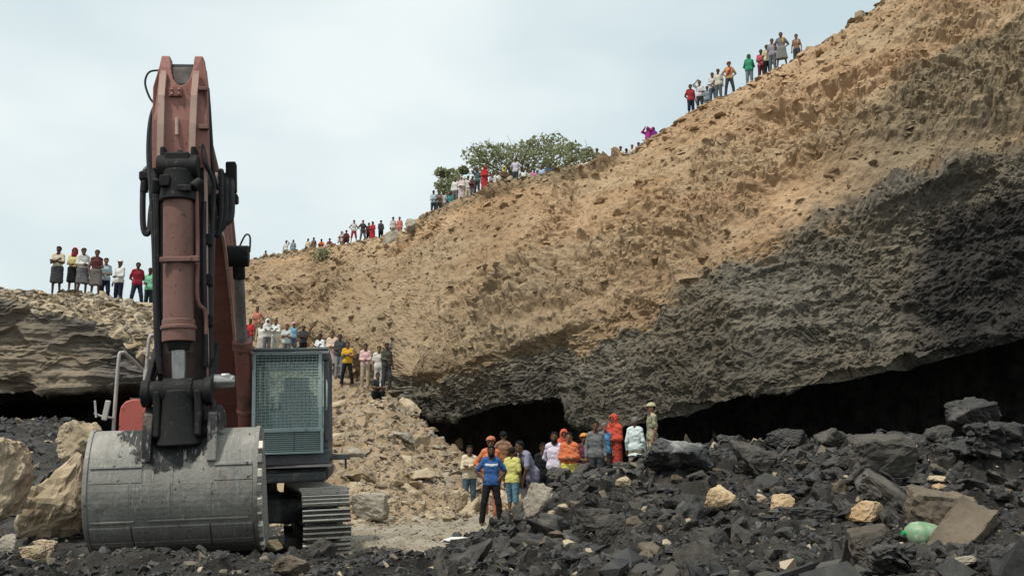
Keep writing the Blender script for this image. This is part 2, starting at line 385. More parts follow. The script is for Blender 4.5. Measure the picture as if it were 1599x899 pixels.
# ------------------------------------------------------------------ the shale bank on the left, undercut like the face
def hc(px, rim, Yr, bnd, Yb, lip, Yl, cave=4.5, back=30):
    r = V(px, rim, Yr); b = V(px, bnd, Yb); l = V(px, lip, Yl)
    p1 = r + np.array([0, 2.2, -.35]); p2 = r + np.array([0, 5, -2.2]); p3 = r + np.array([0, back, -8])
    s = r + (b - r) * .5; s[2] += .12
    fw = np.array([-.2, 1, 0]); ri = l + fw * cave + np.array([0, 0, -.5]); fl = ri + np.array([0, .5, 0]); fl[2] = -.6
    return [p3, p2, p1, r, s, b, l, ri, fl]
HC = np.array([
 hc(-420, 430, 29, 440, 26, 630, 25.5), hc(-60, 448, 31.4, 466, 28.4, 622, 28), hc(20, 453, 31.6, 474, 28.6, 616, 28.2),
 hc(80, 457, 31.8, 492, 28.7, 608, 28.3), hc(140, 463, 31.6, 508, 28.7, 604, 28.4), hc(190, 471, 31.2, 530, 28.7, 600, 28.5),
 hc(250, 478, 30.8, 566, 28.4, 600, 28.3), hc(300, 500, 30.6, 590, 28.6, 606, 28.5),
 hc(335, 545, 33, 620, 31, 640, 31, 6, 14), hc(350, 620, 38, 660, 37, 670, 36.8, 3, 6)])
hpx = np.array([-420, -60, 20, 80, 140, 190, 250, 300, 335, 350], dtype=float)
pxs = np.concatenate([np.linspace(-420, -30, 20)[:-1], np.linspace(-30, 300, 230), np.linspace(300, 350, 24)[1:]])
us = np.interp(pxs, hpx, np.arange(len(hpx)))
ts = np.concatenate([np.linspace(0, 2, 10)[:-1], np.linspace(2, 3, 16)[:-1], np.linspace(3, 5, 66)[:-1], np.linspace(5, 6, 90)[:-1], np.linspace(6, 7, 18)[:-1], np.linspace(7, 8, 6)])
G = smooth_rows(smooth_rows(loft(HC, us, ts), 6, 1), 2, 0); Nn = normals(G)
nr, nc = G.shape[:2]; p = G.reshape(-1, 3); nn = Nn.reshape(-1, 3); tt = np.repeat(ts, nc); pp = np.tile(pxs, nr)
w = np.stack([fbm(p * .7, 3, 3), fbm(p * .7 + 50, 3, 4), fbm(p * .7 + 90, 3, 5)], 1)
bed = (p + .4 * w + np.array([0, 0, 0.08]) * p[:, :1]) * np.array([.45, .45, 2.4])
h1, t1, e1 = blocks(bed * .8, 51); h2, t2, e2 = blocks(bed * 2.1, 52); h3, t3, e3 = blocks((p + .2 * w) * 2.3 * np.array([1, 1, 1.7]), 53)
wl_ = sm(4.8, 5.05, tt) * (1 - .7 * sm(6.1, 6.5, tt)); top = sm(2.6, 3, tt) * (1 - sm(4.8, 5.0, tt))
shelf = fbm(np.stack([p[:, 0] * .25, p[:, 1] * .25, p[:, 2] * 5.0 + .6 * w[:, 0]], 1), 3, 61)
s1, s2, s3 = sm(0, .2, e1), sm(0, .25, e2), sm(0, .35, e3)
d = wl_ * (s1 * (.13 * h1 + .09 * t1) + s2 * (.08 * h2 + .05 * t2) + .025 * s3 * (h3 + t3) + .035 * fbm(p * 2.6, 3, 64) + .07 * shelf - .1 * np.exp(-e1 / .06) + .16 * fbm(p * .3, 2, 60)) + top * (s3 * (.12 * h3 + .2 * t3 + .1) + .14 * fbm(p * .9, 3, 62))
p2 = p + nn * d[:, None]
me = mesh_np('shale_bank', p2, grid_faces(nr, nc)[:, ::-1])
wob = .2 * fbm(p * .45, 4, 70) + .06 * fbm(p * 1.8, 2, 71)
tan_low = sm(205, 250, pp + 120 * wob) * .9
attr(me, 'grey', sm(4.86, 5.02, tt + .3 * wob) * (1 - tan_low)); attr(me, 'coal', sm(5.98, 6.12, tt + .15 * wob))
bank = tag(link('shale_bank', me, M['hill']), kind='structure')

# ------------------------------------------------------------------ ground sheet, to the horizon
def tanh_axis(a, b, n, far):
    core = np.linspace(a, b, n); g = np.geomspace(1.0, far, 16)
    return np.concatenate([a - g[::-1], core, b + g])
xs = tanh_axis(-16, 16, 240, 2500); ys = tanh_axis(3, 42, 260, 3000)
GX, GY = np.meshgrid(xs, ys); p = np.stack([GX.ravel(), GY.ravel(), np.zeros(GX.size)], 1)
def ground_z(x, y):
    x = np.asarray(x, float); y = np.asarray(y, float)
    px = CX + F * x / np.maximum(.986 * y, 1)
    z = .08 + 0 * x
    z = z + 2.3 * sm(-120, 60, 160 - px) * sm(11.5, 27, y) * (1 - sm(-5, 40, y - 36))       # coal slack under the left bank
    z = z + .55 * sm(850, 1000, px) * sm(19, 23, y)
    return z
loc_ = (np.abs(p[:, 0]) < 20) & (p[:, 1] > 0) & (p[:, 1] < 46)
z = ground_z(p[:, 0], p[:, 1]); z = np.where(loc_, z, -.3)
hh, th_, ee = blocks(p * 2.2, 81); rr = .06 * fbm(p * .8, 4, 80) + .035 * hh + .07 * th_
z = z + np.where(loc_, rr, 0)
p[:, 2] = z
me = mesh_np('quarry_floor', p, grid_faces(len(ys), len(xs)))
ppx = CX + F * p[:, 0] / np.maximum(.986 * p[:, 1], 1)
coalm = np.maximum(1 - sm(430, 520, ppx) * sm(10, 13.5, p[:, 1]), sm(800, 900, ppx)); coalm = np.maximum(coalm, sm(27, 31, p[:, 1]) * sm(640, 720, ppx))
attr(me, 'coal', coalm)
ground = tag(link('ground', me, M['ground']), kind='structure')

# ------------------------------------------------------------------ coal heap in front and on the right
cpx = np.array([-400, 0, 120, 420, 560, 660, 740, 800, 850, 950, 1050, 1150, 1300, 1450, 1600, 1900], float)
cY = np.array([8.6, 8.6, 8.5, 8.8, 10.2, 11.5, 13.8, 15.5, 17, 19, 19.6, 19.2, 17.8, 16.4, 15.2, 13], float)
cz = np.array([.64, .64, .65, .70, .58, .40, .38, .42, .90, 1.30, 1.52, 1.60, 1.64, 1.72, 1.72, 1.75], float)
cb = np.array([0, 0, 0, 0, 0, 0, 0, 0, .3, .75, 1.25, 1.25, 1.2, 1.2, 1.2, 1.2], float)
def heap_z(x, y):
    px = CX + F * x / (.986 * y)
    Yc, zc, zb = np.interp(px, cpx, cY), np.interp(px, cpx, cz), np.interp(px, cpx, cb)
    z0 = .58
    up = z0 + (zc - z0) * sm(0, 1, (y - 7.2) / np.maximum(Yc - 7.2, .5)) ** .9
    dn = zc + (zb - .25 - zc) * sm(0, 1, (y - Yc) / np.where(px < 700, 2.4, 4.5))
    z = np.where(y < Yc, up, dn)
    return z
xs = np.linspace(-9, 15, 300); ys = np.concatenate([np.linspace(4.5, 20, 240), np.linspace(20, 27, 50)[1:]])
GX, GY = np.meshgrid(xs, ys); p = np.stack([GX.ravel(), GY.ravel(), np.zeros(GX.size)], 1)
h1, t1, e1 = blocks(p * .8, 90); h2, t2, e2 = blocks(p * 2.0, 91); h3, t3, e3 = blocks(p * 4.4, 92)
fadeb = sm(420, 900, CX + F * p[:, 0] / (.986 * p[:, 1])) * .75 + .25
p[:, 2] = heap_z(p[:, 0], p[:, 1]) + fadeb * (.14 * fbm(p * .5, 3, 94) + .09 * h1 + .14 * t1) + .05 * h2 + .09 * t2 + .02 * h3 + .04 * t3
me = mesh_np('coal_heap', p, grid_faces(len(ys), len(xs)))
heap = tag(link('coal_heap', me, M['heap']), kind='structure')

# ------------------------------------------------------------------ sandstone debris slope behind the excavator
rpx = np.array([100, 250, 330, 400, 430, 510, 543, 600, 650, 700, 745, 800, 860], float)
rY = np.array([40, 41, 41, 41, 40, 37, 35.5, 34, 33, 31, 29.5, 28, 27], float)
rz = np.array([3.0, 4.6, 5.4, 5.5, 5.3, 4.4, 4.0, 3.75, 2.75, 1.75, 1.05, .4, -.3], float)
rt = np.array([24, 22, 21, 20.5, 20.5, 20.5, 20.8, 21.5, 22.2, 23, 23.8, 24.5, 25], float)
def pile_z(x, y):
    px = CX + F * x / (.986 * y)
    Yc, zc, Yt = np.interp(px, rpx, rY), np.interp(px, rpx, rz), np.interp(px, rpx, rt)
    k = (y - Yt) / (Yc - Yt)
    up = -.15 + (zc + .15) * np.clip(k, -.3, 1) ** 1.0 if False else -.12 + (zc + .12) * np.where(k > 0, np.clip(k, 0, 1) ** 1.12, k * .3)
    bk = zc + (y - Yc) * np.interp(px, [250, 400, 460, 520, 640], [.3, .28, .12, -.1, -.4])
    z = np.where(y < Yc, up, np.maximum(bk, -.5))
    side = sm(0, 60, px - 235)
    return z * side - .5 * (1 - side)
xs = np.linspace(-20, 2.5, 320); ys = np.linspace(17, 56, 260)
GX, GY = np.meshgrid(xs, ys); p = np.stack([GX.ravel(), GY.ravel(), np.zeros(GX.size)], 1)
h1, t1, e1 = blocks(p * .55, 100); h2, t2, e2 = blocks(p * 1.4, 101); h3, t3, e3 = blocks(p * 3.1, 102)
p[:, 2] = pile_z(p[:, 0], p[:, 1]) + .2 * fbm(p * .3, 3, 104) + .1 * h1 + .16 * t1 + .06 * h2 + .12 * t2 + .04 * h3 + .08 * t3
me = mesh_np('debris_slope', p, grid_faces(len(ys), len(xs)))
pile = tag(link('debris_slope', me, M['pile']), kind='structure')
print('terrain', round(time.time() - T0, 1))

# ------------------------------------------------------------------ finding the surface
def refresh():
    bpy.context.view_layer.update()
    return bpy.context.evaluated_depsgraph_get()
DG = refresh()
def down(x, y, top=60.0):
    z = top
    hit, loc, nrm, idx, ob, mt = sc.ray_cast(DG, Vector((x, y, z)), Vector((0, 0, -1)))
    return (loc.z, nrm, ob.name) if hit else (0.0, Vector((0, 0, 1)), '')
def eye_ray(px, py):
    o = Vector((0, 0, EYE)); d_ = (P(px, py, 10) - o).normalized()
    hit, loc, nrm, idx, ob, mt = sc.ray_cast(DG, o, d_)
    return (loc, nrm, ob.name) if hit else (None, None, '')
# ------------------------------------------------------------------ rocks
rng = np.random.default_rng(11)
def hull(npts, seed, flat=1.0, box=.55):
    r = np.random.default_rng(seed)
    q = r.normal(size=(npts, 3)); q /= np.linalg.norm(q, axis=1, keepdims=True)
    q = np.sign(q) * np.abs(q) ** box                   # towards a box, so faces stay broad
    q /= np.abs(q).max(0); q[:, 2] *= flat; q *= .5
    bm = bmesh.new()
    for c in q: bm.verts.new(c)
    res = bmesh.ops.convex_hull(bm, input=bm.verts)
    bmesh.ops.delete(bm, geom=[g for g in res['geom_interior'] if isinstance(g, bmesh.types.BMVert)], context='VERTS')
    bmesh.ops.triangulate(bm, faces=bm.faces)
    bm.verts.ensure_lookup_table(); bm.verts.index_update()
    v = np.array([x.co[:] for x in bm.verts]); f = np.array([[x.index for x in g.verts] for g in bm.faces])
    bm.free()
    return v, f
LUMPS = [hull(9 + k % 5, 100 + k, .62 + .06 * (k % 4), .8) for k in range(16)]
SLABS = [hull(9 + k % 4, 200 + k, .26 + .06 * (k % 4), .75) for k in range(16)]
def fine(pr, seed):
    v, f = pr
    bm = bmesh.new(); vs = [bm.verts.new(c) for c in v]
    for t_ in f: bm.faces.new([vs[i] for i in t_])
    bmesh.ops.bevel(bm, geom=list(bm.edges), offset=.02, segments=1, affect='EDGES'); bmesh.ops.triangulate(bm, faces=bm.faces)
    for _ in range(2):
        l_ = [e for e in bm.edges if e.calc_length() > .17]
        if l_: bmesh.ops.subdivide_edges(bm, edges=l_, cuts=1); bmesh.ops.triangulate(bm, faces=bm.faces)
    bm.normal_update(); bm.verts.index_update()
    q = np.array([x.co[:] for x in bm.verts]); n_ = np.array([x.normal[:] for x in bm.verts])
    h_, t_, e_ = blocks(q * 3.1 + seed, seed)
    q = q + n_ * (.05 * sm(0, .25, e_) * (h_ + t_) + .035 * fbm(q * 6 + seed, 2, seed))[:, None]
    f2 = np.array([[x.index for x in g.verts] for g in bm.faces]); bm.free()
    return q, f2
def rots(n, tilt=1.0):
    a = rng.uniform(0, 2 * np.pi, n); b = rng.normal(0, .45 * tilt, n); c = rng.normal(0, .45 * tilt, n)
    ca, sa, cb_, sb, cc, s_ = np.cos(a), np.sin(a), np.cos(b), np.sin(b), np.cos(c), np.sin(c)
    z = np.zeros(n); o = np.ones(n)
    Rz = np.stack([ca, -sa, z, sa, ca, z, z, z, o], 1).reshape(n, 3, 3)
    Rx = np.stack([o, z, z, z, cb_, -sb, z, sb, cb_], 1).reshape(n, 3, 3)
    Ry = np.stack([cc, z, s_, z, o, z, -s_, z, cc], 1).reshape(n, 3, 3)
    return Rx @ Ry @ Rz
def scatter_mesh(name, protos, pos, size, rot, attrs=None):
    ids = rng.integers(0, len(protos), len(pos)); V_, F_, A_ = [], [], {k: [] for k in (attrs or {})}; base = 0
    asp = rng.uniform(.75, 1.3, (len(pos), 3))
    for k, (v, f) in enumerate(protos):
        m = np.where(ids == k)[0]
        if not len(m): continue
        q = v[None] * (size[m][:, None] * asp[m])[:, None, :]
        q = np.einsum('nij,nkj->nki', rot[m], q) + pos[m][:, None, :]
        V_.append(q.reshape(-1, 3)); F_.append((f[None] + (np.arange(len(m)) * len(v))[:, None, None]).reshape(-1, 3) + base); base += len(m) * len(v)
        for a in A_: A_[a].append(np.repeat(attrs[a][m], len(v)))
    me = mesh_np(name, np.concatenate(V_), np.concatenate(F_))
    for a in A_: attr(me, a, np.concatenate(A_[a]))
    return me
def scatter_objects(name, protos, mats, pos, size, rot, label, cat, group):
    mes = {}
    for i in range(len(pos)):
        k = int(rng.integers(0, len(protos))); m = mats[int(rng.integers(0, len(mats)))]
        if (k, m) not in mes:
            me = mesh_np(name, protos[k][0], protos[k][1]); me.materials.append(M[m]); mes[(k, m)] = me
        o = bpy.data.objects.new(name, mes[(k, m)]); COL.objects.link(o)
        o.location = pos[i]; o.rotation_euler = Matrix(rot[i].tolist()).to_euler()
        a = rng.uniform(.75, 1.3, 3); o.scale = (size[i] * a[0], size[i] * a[1], size[i] * a[2])
        lb = label(pos[i], m); tag(o, lb[0], cat, lb[1])
def sizes(n, lo, hi, al):
    u = rng.uniform(0, 1, n); lo = np.asarray(lo, float)
    return np.minimum(lo * (1 - u) ** (-1 / al), hi)

# ---- named boulders: box seen in the photograph -> place on the surface below
TAKEN = []
def boulder(box, mat, label, name='boulder', Y=None, flat=None, seed=0, rot=(0, 0, 0), lift=0.0, cat='boulder', depth=.8, detail=3, rough=.07, npts=14, sharp=.72, group=None, plank=False):
    x0, y0, x1, y1 = box
    if Y is None:
        loc, n_, w_ = eye_ray((x0 + x1) / 2, min(y1, 898))
        Y = loc.y
    b = P((x0 + x1) / 2, y1, Y); d_ = b.y * math.cos(TH) + (b.z - EYE) * math.sin(TH)
    w = (x1 - x0) / F * d_; h = (y1 - y0) / F * d_
    if flat: h = flat * w
    Yc = Y + w * depth * .30
    v, f = hull(npts, 500 + seed, 1.0, sharp)
    if plank:
        r_ = np.random.default_rng(seed); pts = np.array([(a_, b_, c_) for a_ in (-.5, .0, .5) for b_ in (-.5, .5) for c_ in (-.5, .5)]) * r_.uniform(.8, 1.0, (12, 3)) + r_.normal(size=(12, 3)) * .03
        bmh = bmesh.new()
        for c_ in pts: bmh.verts.new(c_)
        rs_ = bmesh.ops.convex_hull(bmh, input=bmh.verts); bmesh.ops.delete(bmh, geom=[g for g in rs_['geom_interior'] if isinstance(g, bmesh.types.BMVert)], context='VERTS')
        bmesh.ops.triangulate(bmh, faces=bmh.faces); bmh.verts.index_update(); v = np.array([x.co[:] for x in bmh.verts]); f = np.array([[x.index for x in g.verts] for g in bmh.faces]); bmh.free()
    bm = bmesh.new(); vs = [bm.verts.new(c) for c in v]
    for t_ in f: bm.faces.new([vs[i] for i in t_])
    bmesh.ops.bevel(bm, geom=list(bm.edges), offset=.025, segments=1, affect='EDGES')
    bmesh.ops.triangulate(bm, faces=bm.faces)
    for _ in range(detail):
        long_ = [e for e in bm.edges if e.calc_length() > .075]
        if not long_: break
        bmesh.ops.subdivide_edges(bm, edges=long_, cuts=1); bmesh.ops.triangulate(bm, faces=bm.faces)
    bm.normal_update()
    q = np.array([x.co[:] for x in bm.verts]); nn_ = np.array([x.normal[:] for x in bm.verts])
    sc_ = np.array([w, w * depth, h])
    qq = q * sc_ * 2.2 / max(w, h) + seed * 3.7
    h1_, t1_, e1_ = blocks(qq * 2.3, seed); h2_, t2_, e2_ = blocks(qq * 5.5 * np.array([1, 1, 2]), seed + 1)
    dd = rough * (.45 * sm(0, .2, e1_) * (h1_ + t1_) + .22 * (h2_ + t2_) + .35 * fbm(qq * 2.6, 3, seed))
    q = (q + nn_ * dd[:, None])
    q /= (q.max(0) - q.min(0)); q -= (q.max(0) + q.min(0)) / 2
    q *= sc_
    for x, c in zip(bm.verts, q): x.co = c
    me = bpy.data.meshes.new(name); bm.to_mesh(me); bm.free()
    ctr = P((x0 + x1) / 2, (y0 + y1) / 2, Yc)
    o = link(name, me, M[mat], loc=(ctr.x, Yc, b.z + h / 2 * .96 + lift), rot=rot)
    tag(o, label, cat, group); TAKEN.append((ctr.x, Yc, max(w, w * depth) * .5))
    return o
B = boulder
B((1003, 682, 1112, 746), 'coal_white', 'big black boulder with white streaks beside the man in camouflage', seed=1)
B((1135, 684, 1240, 752), 'coal_grey', 'grey pointed coal rock right of the white-streaked boulder', seed=2, sharp=.8)
B((1195, 668, 1262, 702), 'coal', 'low dark coal rock on the crest left of the small pointed grey one', seed=3)
B((1270, 667, 1324, 702), 'coal_grey', 'small pointed grey coal rock on the heap crest before the dark void', seed=4, sharp=.8)
B((1322, 675, 1425, 745), 'coal_grey', 'large grey coal boulder standing on end at the heap crest', seed=5)
B((1335, 722, 1425, 788), 'coal', 'black slanting coal slab below the large grey boulder', seed=6, flat=.42, rot=(R(10), R(34), R(-15)), plank=True)
B((1490, 656, 1610, 722), 'coal', 'black speckled coal boulder under the topmost boulder at right', seed=7, rough=.16)
B((1470, 616, 1560, 672), 'coal', 'topmost black coal boulder on the heap at right', seed=8, Y=15.4)
B((1436, 662, 1486, 692), 'coal_grey', 'pale grey rock left of the topmost black boulder', seed=9)
B((1412, 766, 1522, 834), 'coal_brown', 'wide brown block of shale standing behind the green bottle', seed=10, plank=True, rot=(R(6), R(8), R(-20)))
B((1424, 796, 1566, 895), 'coal_brown', 'long brown shale slab leaning beside the green bottle', seed=11, rot=(R(30), R(-44), R(14)), flat=.26, depth=.46, rough=.06, lift=.20, plank=True, Y=9.6)
B((1100, 757, 1147, 800), 'sand_gold', 'golden yellow stone lying alone below the white-streaked boulder', 'stone', seed=12, cat='stone')
B((1203, 770, 1240, 800), 'sand_gold', 'pale golden knob of stone at the end of a black slab', 'stone', seed=13, cat='stone')
B((1218, 786, 1296, 824), 'coal', 'flat black slab lying between two golden stones', seed=14, flat=.42, plank=True)
B((1320, 780, 1380, 818), 'sand_gold', 'wedge-shaped golden stone right of the flat black slab', 'stone', seed=15, cat='stone', sharp=.9, rot=(0, R(-14), 0))
B((1322, 818, 1396, 878), 'coal_brown', 'rusty brown block left of the green bottle', seed=16)
B((1446, 741, 1480, 753), 'sand', 'thin pale flake of stone above the orange pebble', 'stone', seed=17, cat='stone')
B((1455, 754, 1480, 768), 'sand_gold', 'small orange stone above the brown block', 'stone', seed=18, cat='stone')
B((1346, 846, 1442, 902), 'coal', 'glossy crumbling black coal rock in front of the green bottle', seed=19, rough=.22)
B((1478, 868, 1528, 892), 'sand_grey', 'pale ragged stone plate at the bottom right', 'stone', seed=20, cat='stone')
B((1520, 850, 1575, 905), 'coal', 'dark coal rock at the bottom right corner', seed=21)
B((853, 728, 897, 756), 'coal_grey', 'rounded grey rock at the feet of the man in pale shirt', seed=22)
B((818, 752, 858, 814), 'sand_grey', 'upright tan slab right of the man in yellow t-shirt', seed=23, rot=(0, R(24), R(10)), depth=.7)
B((846, 796, 868, 822), 'sand', 'pale tan stone at the left edge of the coal heap', 'stone', seed=24, cat='stone')
B((870, 786, 892, 800), 'sand', 'long pale chip of stone on the coal below the people', 'stone', seed=25, cat='stone', rot=(0, R(25), 0))
B((893, 790, 962, 834), 'coal_grey', 'grey wedge of coal shale below the group of people', seed=26, sharp=.8, rot=(0, R(-12), 0))
B((928, 802, 978, 856), 'coal_grey', 'grey upright coal rock in front of the grey wedge', seed=27)
B((792, 882, 884, 918), 'sand_gold', 'yellowish rock at the bottom centre edge', 'stone', seed=28, cat='stone', rough=.16, Y=7.6)
B((424, 868, 484, 908), 'coal_brown', 'rusty tan rock at the bottom left of centre', 'stone', seed=29, cat='stone', Y=7.8)
B((412, 832, 442, 860), 'sand_gold', 'orange stone between the bucket and the right track', 'stone', seed=30, cat='stone', Y=10.6)
B((546, 768, 608, 814), 'sand_grey', 'grey slab of sandstone resting right of the excavator track', seed=31, sharp=.35)
B((-70, 676, 47, 815), 'sand', 'large tan boulder cut by the left edge of the view', seed=32, Y=12.5, sharp=.4)
B((90, 654, 156, 724), 'sand', 'tan boulder on the dark slack behind the bucket top', seed=33, Y=20.0, sharp=.7)
B((30, 716, 150, 846), 'sand', 'large tan boulder left of the bucket', seed=34, Y=14.4, rot=(0, R(-18), R(10)))
B((26, 838, 82, 882), 'sand', 'small tan slab in front of the large tan boulder', 'stone', seed=35, Y=11.3, cat='stone', flat=.55)
B((-8, 834, 33, 882), 'sand_grey', 'greyish tan stone at the bottom left edge', 'stone', seed=36, Y=11.0, cat='stone')
B((48, 832, 88, 858), 'sand', 'flat pale stone chip against the large tan boulder', 'stone', seed=37, Y=12.2, cat='stone', flat=.4)
B((688, 838, 732, 850), 'white_stone' if 'white_stone' in M else 'sand', 'white flat stone lying on the grey gravel at centre', 'stone', seed=38, cat='stone', flat=.25)
B((706, 676, 738, 702), 'sand', 'tan rounded rock at the foot of the debris slope near the cave', seed=39)
B((1334, 14, 1352, 34), 'sand_grey', 'rounded rock perched on the top edge of the quarry face', seed=40, Y=37.9)
B((632, 336, 664, 364), 'sand_grey', 'dark rounded outcrop on the rim left of the tree', 'boulder', seed=41, Y=58.6)
B((596, 358, 634, 384), 'sand_grey', 'low brown rock on the far rim below two people', 'boulder', seed=42, Y=60)
B((1180, 770 , 1200, 786), 'sand', 'small tan pebble left of the flat black slab', 'stone', seed=43, cat='stone')
B((1046, 740, 1068, 756), 'coal_brown', 'small brown stone under the white-streaked boulder', 'stone', seed=44, cat='stone')
B((960, 742, 985, 760), 'sand', 'small pinkish tan stone below the red-veiled person', 'stone', seed=45, cat='stone')
B((540, 680, 572, 712), 'sand_grey', 'tilted tan slab on the debris slope right of the cab', seed=46, flat=.4, rot=(R(25), R(20), 0))
B((608, 664, 652, 692), 'sand_grey', 'dark-edged brown slab high on the debris slope', seed=47, flat=.4, rot=(R(15), R(22), 0))
B((700, 762, 732, 800), 'sand', 'tan block at the toe of the debris slope by the man in jeans', seed=48)

# ---- loose coal
def in_view(x, y, z, m=60):
    px, py = proj(x, y, z); return (px > -m) & (px < 1599 + m) & (py > -m) & (py < 899 + m)
N = 41000
y = 5.6 + 16.5 * rng.uniform(0, 1, N) ** 1.25; px_ = rng.uniform(-120, 2000, N); x = (px_ - CX) / F * .986 * y
keep = (y < np.interp(px_, cpx, cY) + 1.3); x, y = x[keep], y[keep]
s_ = sizes(len(x), .024 * np.maximum(y, 7) / 9, np.where(rng.uniform(0, 1, len(x)) < .25, .46, .25), 1.8)
dens = 1 - .93 * (1 - sm(520, 800, CX + F * x / (.986 * y))) * sm(.09, .17, s_)           # only fine coal in front of the excavator
k_ = rng.uniform(0, 1, len(x)) < dens; x, y, s_ = x[k_], y[k_], s_[k_]
for tx, ty, tr_ in TAKEN:
    k_ = ((x - tx) ** 2 + (y - ty) ** 2 > (tr_ * .8) ** 2) | (s_ < .08); x, y, s_ = x[k_], y[k_], s_[k_]
lx = rng.uniform(-60, 160, 1000); ly = rng.uniform(13, 28, 1000)
x = np.concatenate([x, (lx - CX) / F * .986 * ly]); y = np.concatenate([y, ly]); s_ = np.concatenate([s_, sizes(1000, .05, .26, 1.8)])
z = np.array([down(a, b, 2.9 if b > 20 else 4.0)[0] for a, b in zip(x, y)])
pos = np.stack([x, y, z + s_ * .12], 1); rt_ = rots(len(x), 1.2)
dep = s_ / (y * .986); vis = in_view(x, y, z, 0)
order = np.argsort(-np.where(vis, dep, 0))
top, rest = order[:300], order[300:]
def coal_label(q, m):
    px = proj(*q)[0]
    k = {'coal': 'black', 'coal_grey': 'grey', 'coal_brown': 'brown'}[m]
    w_ = 'in front of the excavator' if px < 560 else ('below the group of people' if px < 1040 else 'on the right half of the heap')
    return '%s angular lump of coal rock lying loose %s' % (k, w_), '%s coal lumps %s' % (k, w_)
def sand_label(q, m):
    px = proj(*q)[0]
    k = 'dull brown' if m == 'pile' else 'pale tan'
    w_ = 'on top of the left shale bank' if px < 330 and q[1] < 34 else ('on the gravel floor right of the track' if q[2] < .35 else 'on the debris slope right of the cab')
    return '%s sandstone block lying %s' % (k, w_), '%s sandstone blocks %s' % (k, w_)
FINE_L = [fine(q, 7 + k) for k, q in enumerate(LUMPS)]; FINE_S = [fine(q, 37 + k) for k, q in enumerate(SLABS)]
scatter_objects('coal_lump', FINE_L + FINE_S[:8], ['coal'] * 8 + ['coal_grey'] * 5 + ['coal_brown'], pos[top], s_[top], rt_[top], coal_label, 'coal lump', None)
tone = rng.uniform(0, 1, len(x))
me = scatter_mesh('loose_coal', LUMPS + SLABS[:6], pos[rest], s_[rest], rt_[rest], {'tone': tone[rest]})
def coal_bits():
    t = NT('loose_coal_bits'); v = t.coord(pos=True); a = t.attr('tone')
    col = t.mix(t.ramp(t.noise(v, 6, 5, .6), .35, .7), c4(.016, .016, .017), c4(.05, .048, .046))
    col = t.mix(t.ramp(a, .5, .8), col, c4(.066, .06, .051)); col = t.mix(t.ramp(a, .90, .91), col, c4(.14, .115, .085)); col = t.mix(t.ramp(a, .982, .984), col, c4(.38, .31, .22))
    t.bump(t.noise(v, 25, 6, .6), .4, .02)
    return t.done(col, t.ramp(a, .2, .7, (.45,) * 3 + (1,), (.85,) * 3 + (1,)), 0, .35)
tag(link('loose_coal', me, coal_bits()), 'small bits of broken coal covering the heap in front', 'coal', kind='stuff')

# ---- sandstone debris: slope, shale bank top, gravel floor
def tan_bits():
    t = NT('sandstone_bits'); v = t.coord(pos=True); a = t.attr('tone')
    col = t.mix(t.ramp(a, 0, 1, c4(.19, .14, .088), c4(.37, .29, .195)), c4(.26, .20, .132), t.ramp(t.noise(v, 3, 5, .6), .4, .6, (0, 0, 0, 1), (.45, .45, .45, 1)))
    t.bump(t.noise(v, 14, 6, .6), .4, .03)
    return t.done(col, .93, 0, .1)
M['tan_bits'] = tan_bits()
n1_ = 8000
px_ = rng.uniform(235, 800, n1_); ya, yb = np.interp(px_, rpx, rt), np.interp(px_, rpx, rY)
y = ya - 1.5 + (yb - ya + 3.5) * rng.uniform(0, 1, n1_); x = (px_ - CX) / F * .986 * y
s_ = sizes(n1_, .06, np.where(rng.uniform(0, 1, n1_) < .16, .95, .32), 1.7)
n2_ = 2600
px2 = rng.uniform(-30, 318, n2_); y2 = rng.uniform(28.6, 32.6, n2_); x2 = (px2 - CX) / F * (.986 * y2 + .75); s2 = sizes(n2_, .11, .5, 2.2)
n3_ = 3200
px3 = rng.uniform(430, 800, n3_); y3 = rng.uniform(11, 23, n3_); x3 = (px3 - CX) / F * .986 * y3; s3 = sizes(n3_, .03, .15, 2.2)
x = np.concatenate([x, x2, x3]); y = np.concatenate([y, y2, y3]); s_ = np.concatenate([s_, s2, s3])
zz = [down(a, b, 14.0) for a, b in zip(x, y)]
z = np.array([q[0] for q in zz]); nm = np.array([q[2] in ('debris_slope', 'shale_bank', 'ground') for q in zz])
nz = np.array([q[1].z for q in zz]); ok = nm & (nz > .25) & ((y < 28) | (z > .5))
x, y, z, s_ = x[ok], y[ok], z[ok], s_[ok]
pos = np.stack([x, y, z - s_ * .05], 1); rt_ = rots(len(x), 1.0); tone = rng.uniform(0, 1, len(x))
vis = in_view(x, y, z, 0); order = np.argsort(-np.where(vis, s_ / y, 0)); top, rest = order[:300], order[300:]
scatter_objects('sandstone_block', FINE_S + FINE_L[:6], ['sand', 'sand', 'sand', 'pile'], pos[top], s_[top], rt_[top], sand_label, 'stone', None)
me = scatter_mesh('sandstone_rubble', SLABS + LUMPS[:6], pos[rest], s_[rest], rt_[rest], {'tone': tone[rest]})
tag(link('sandstone_rubble', me, M['tan_bits']), 'tan stone rubble covering the debris slope and bank top', 'rubble', kind='stuff')

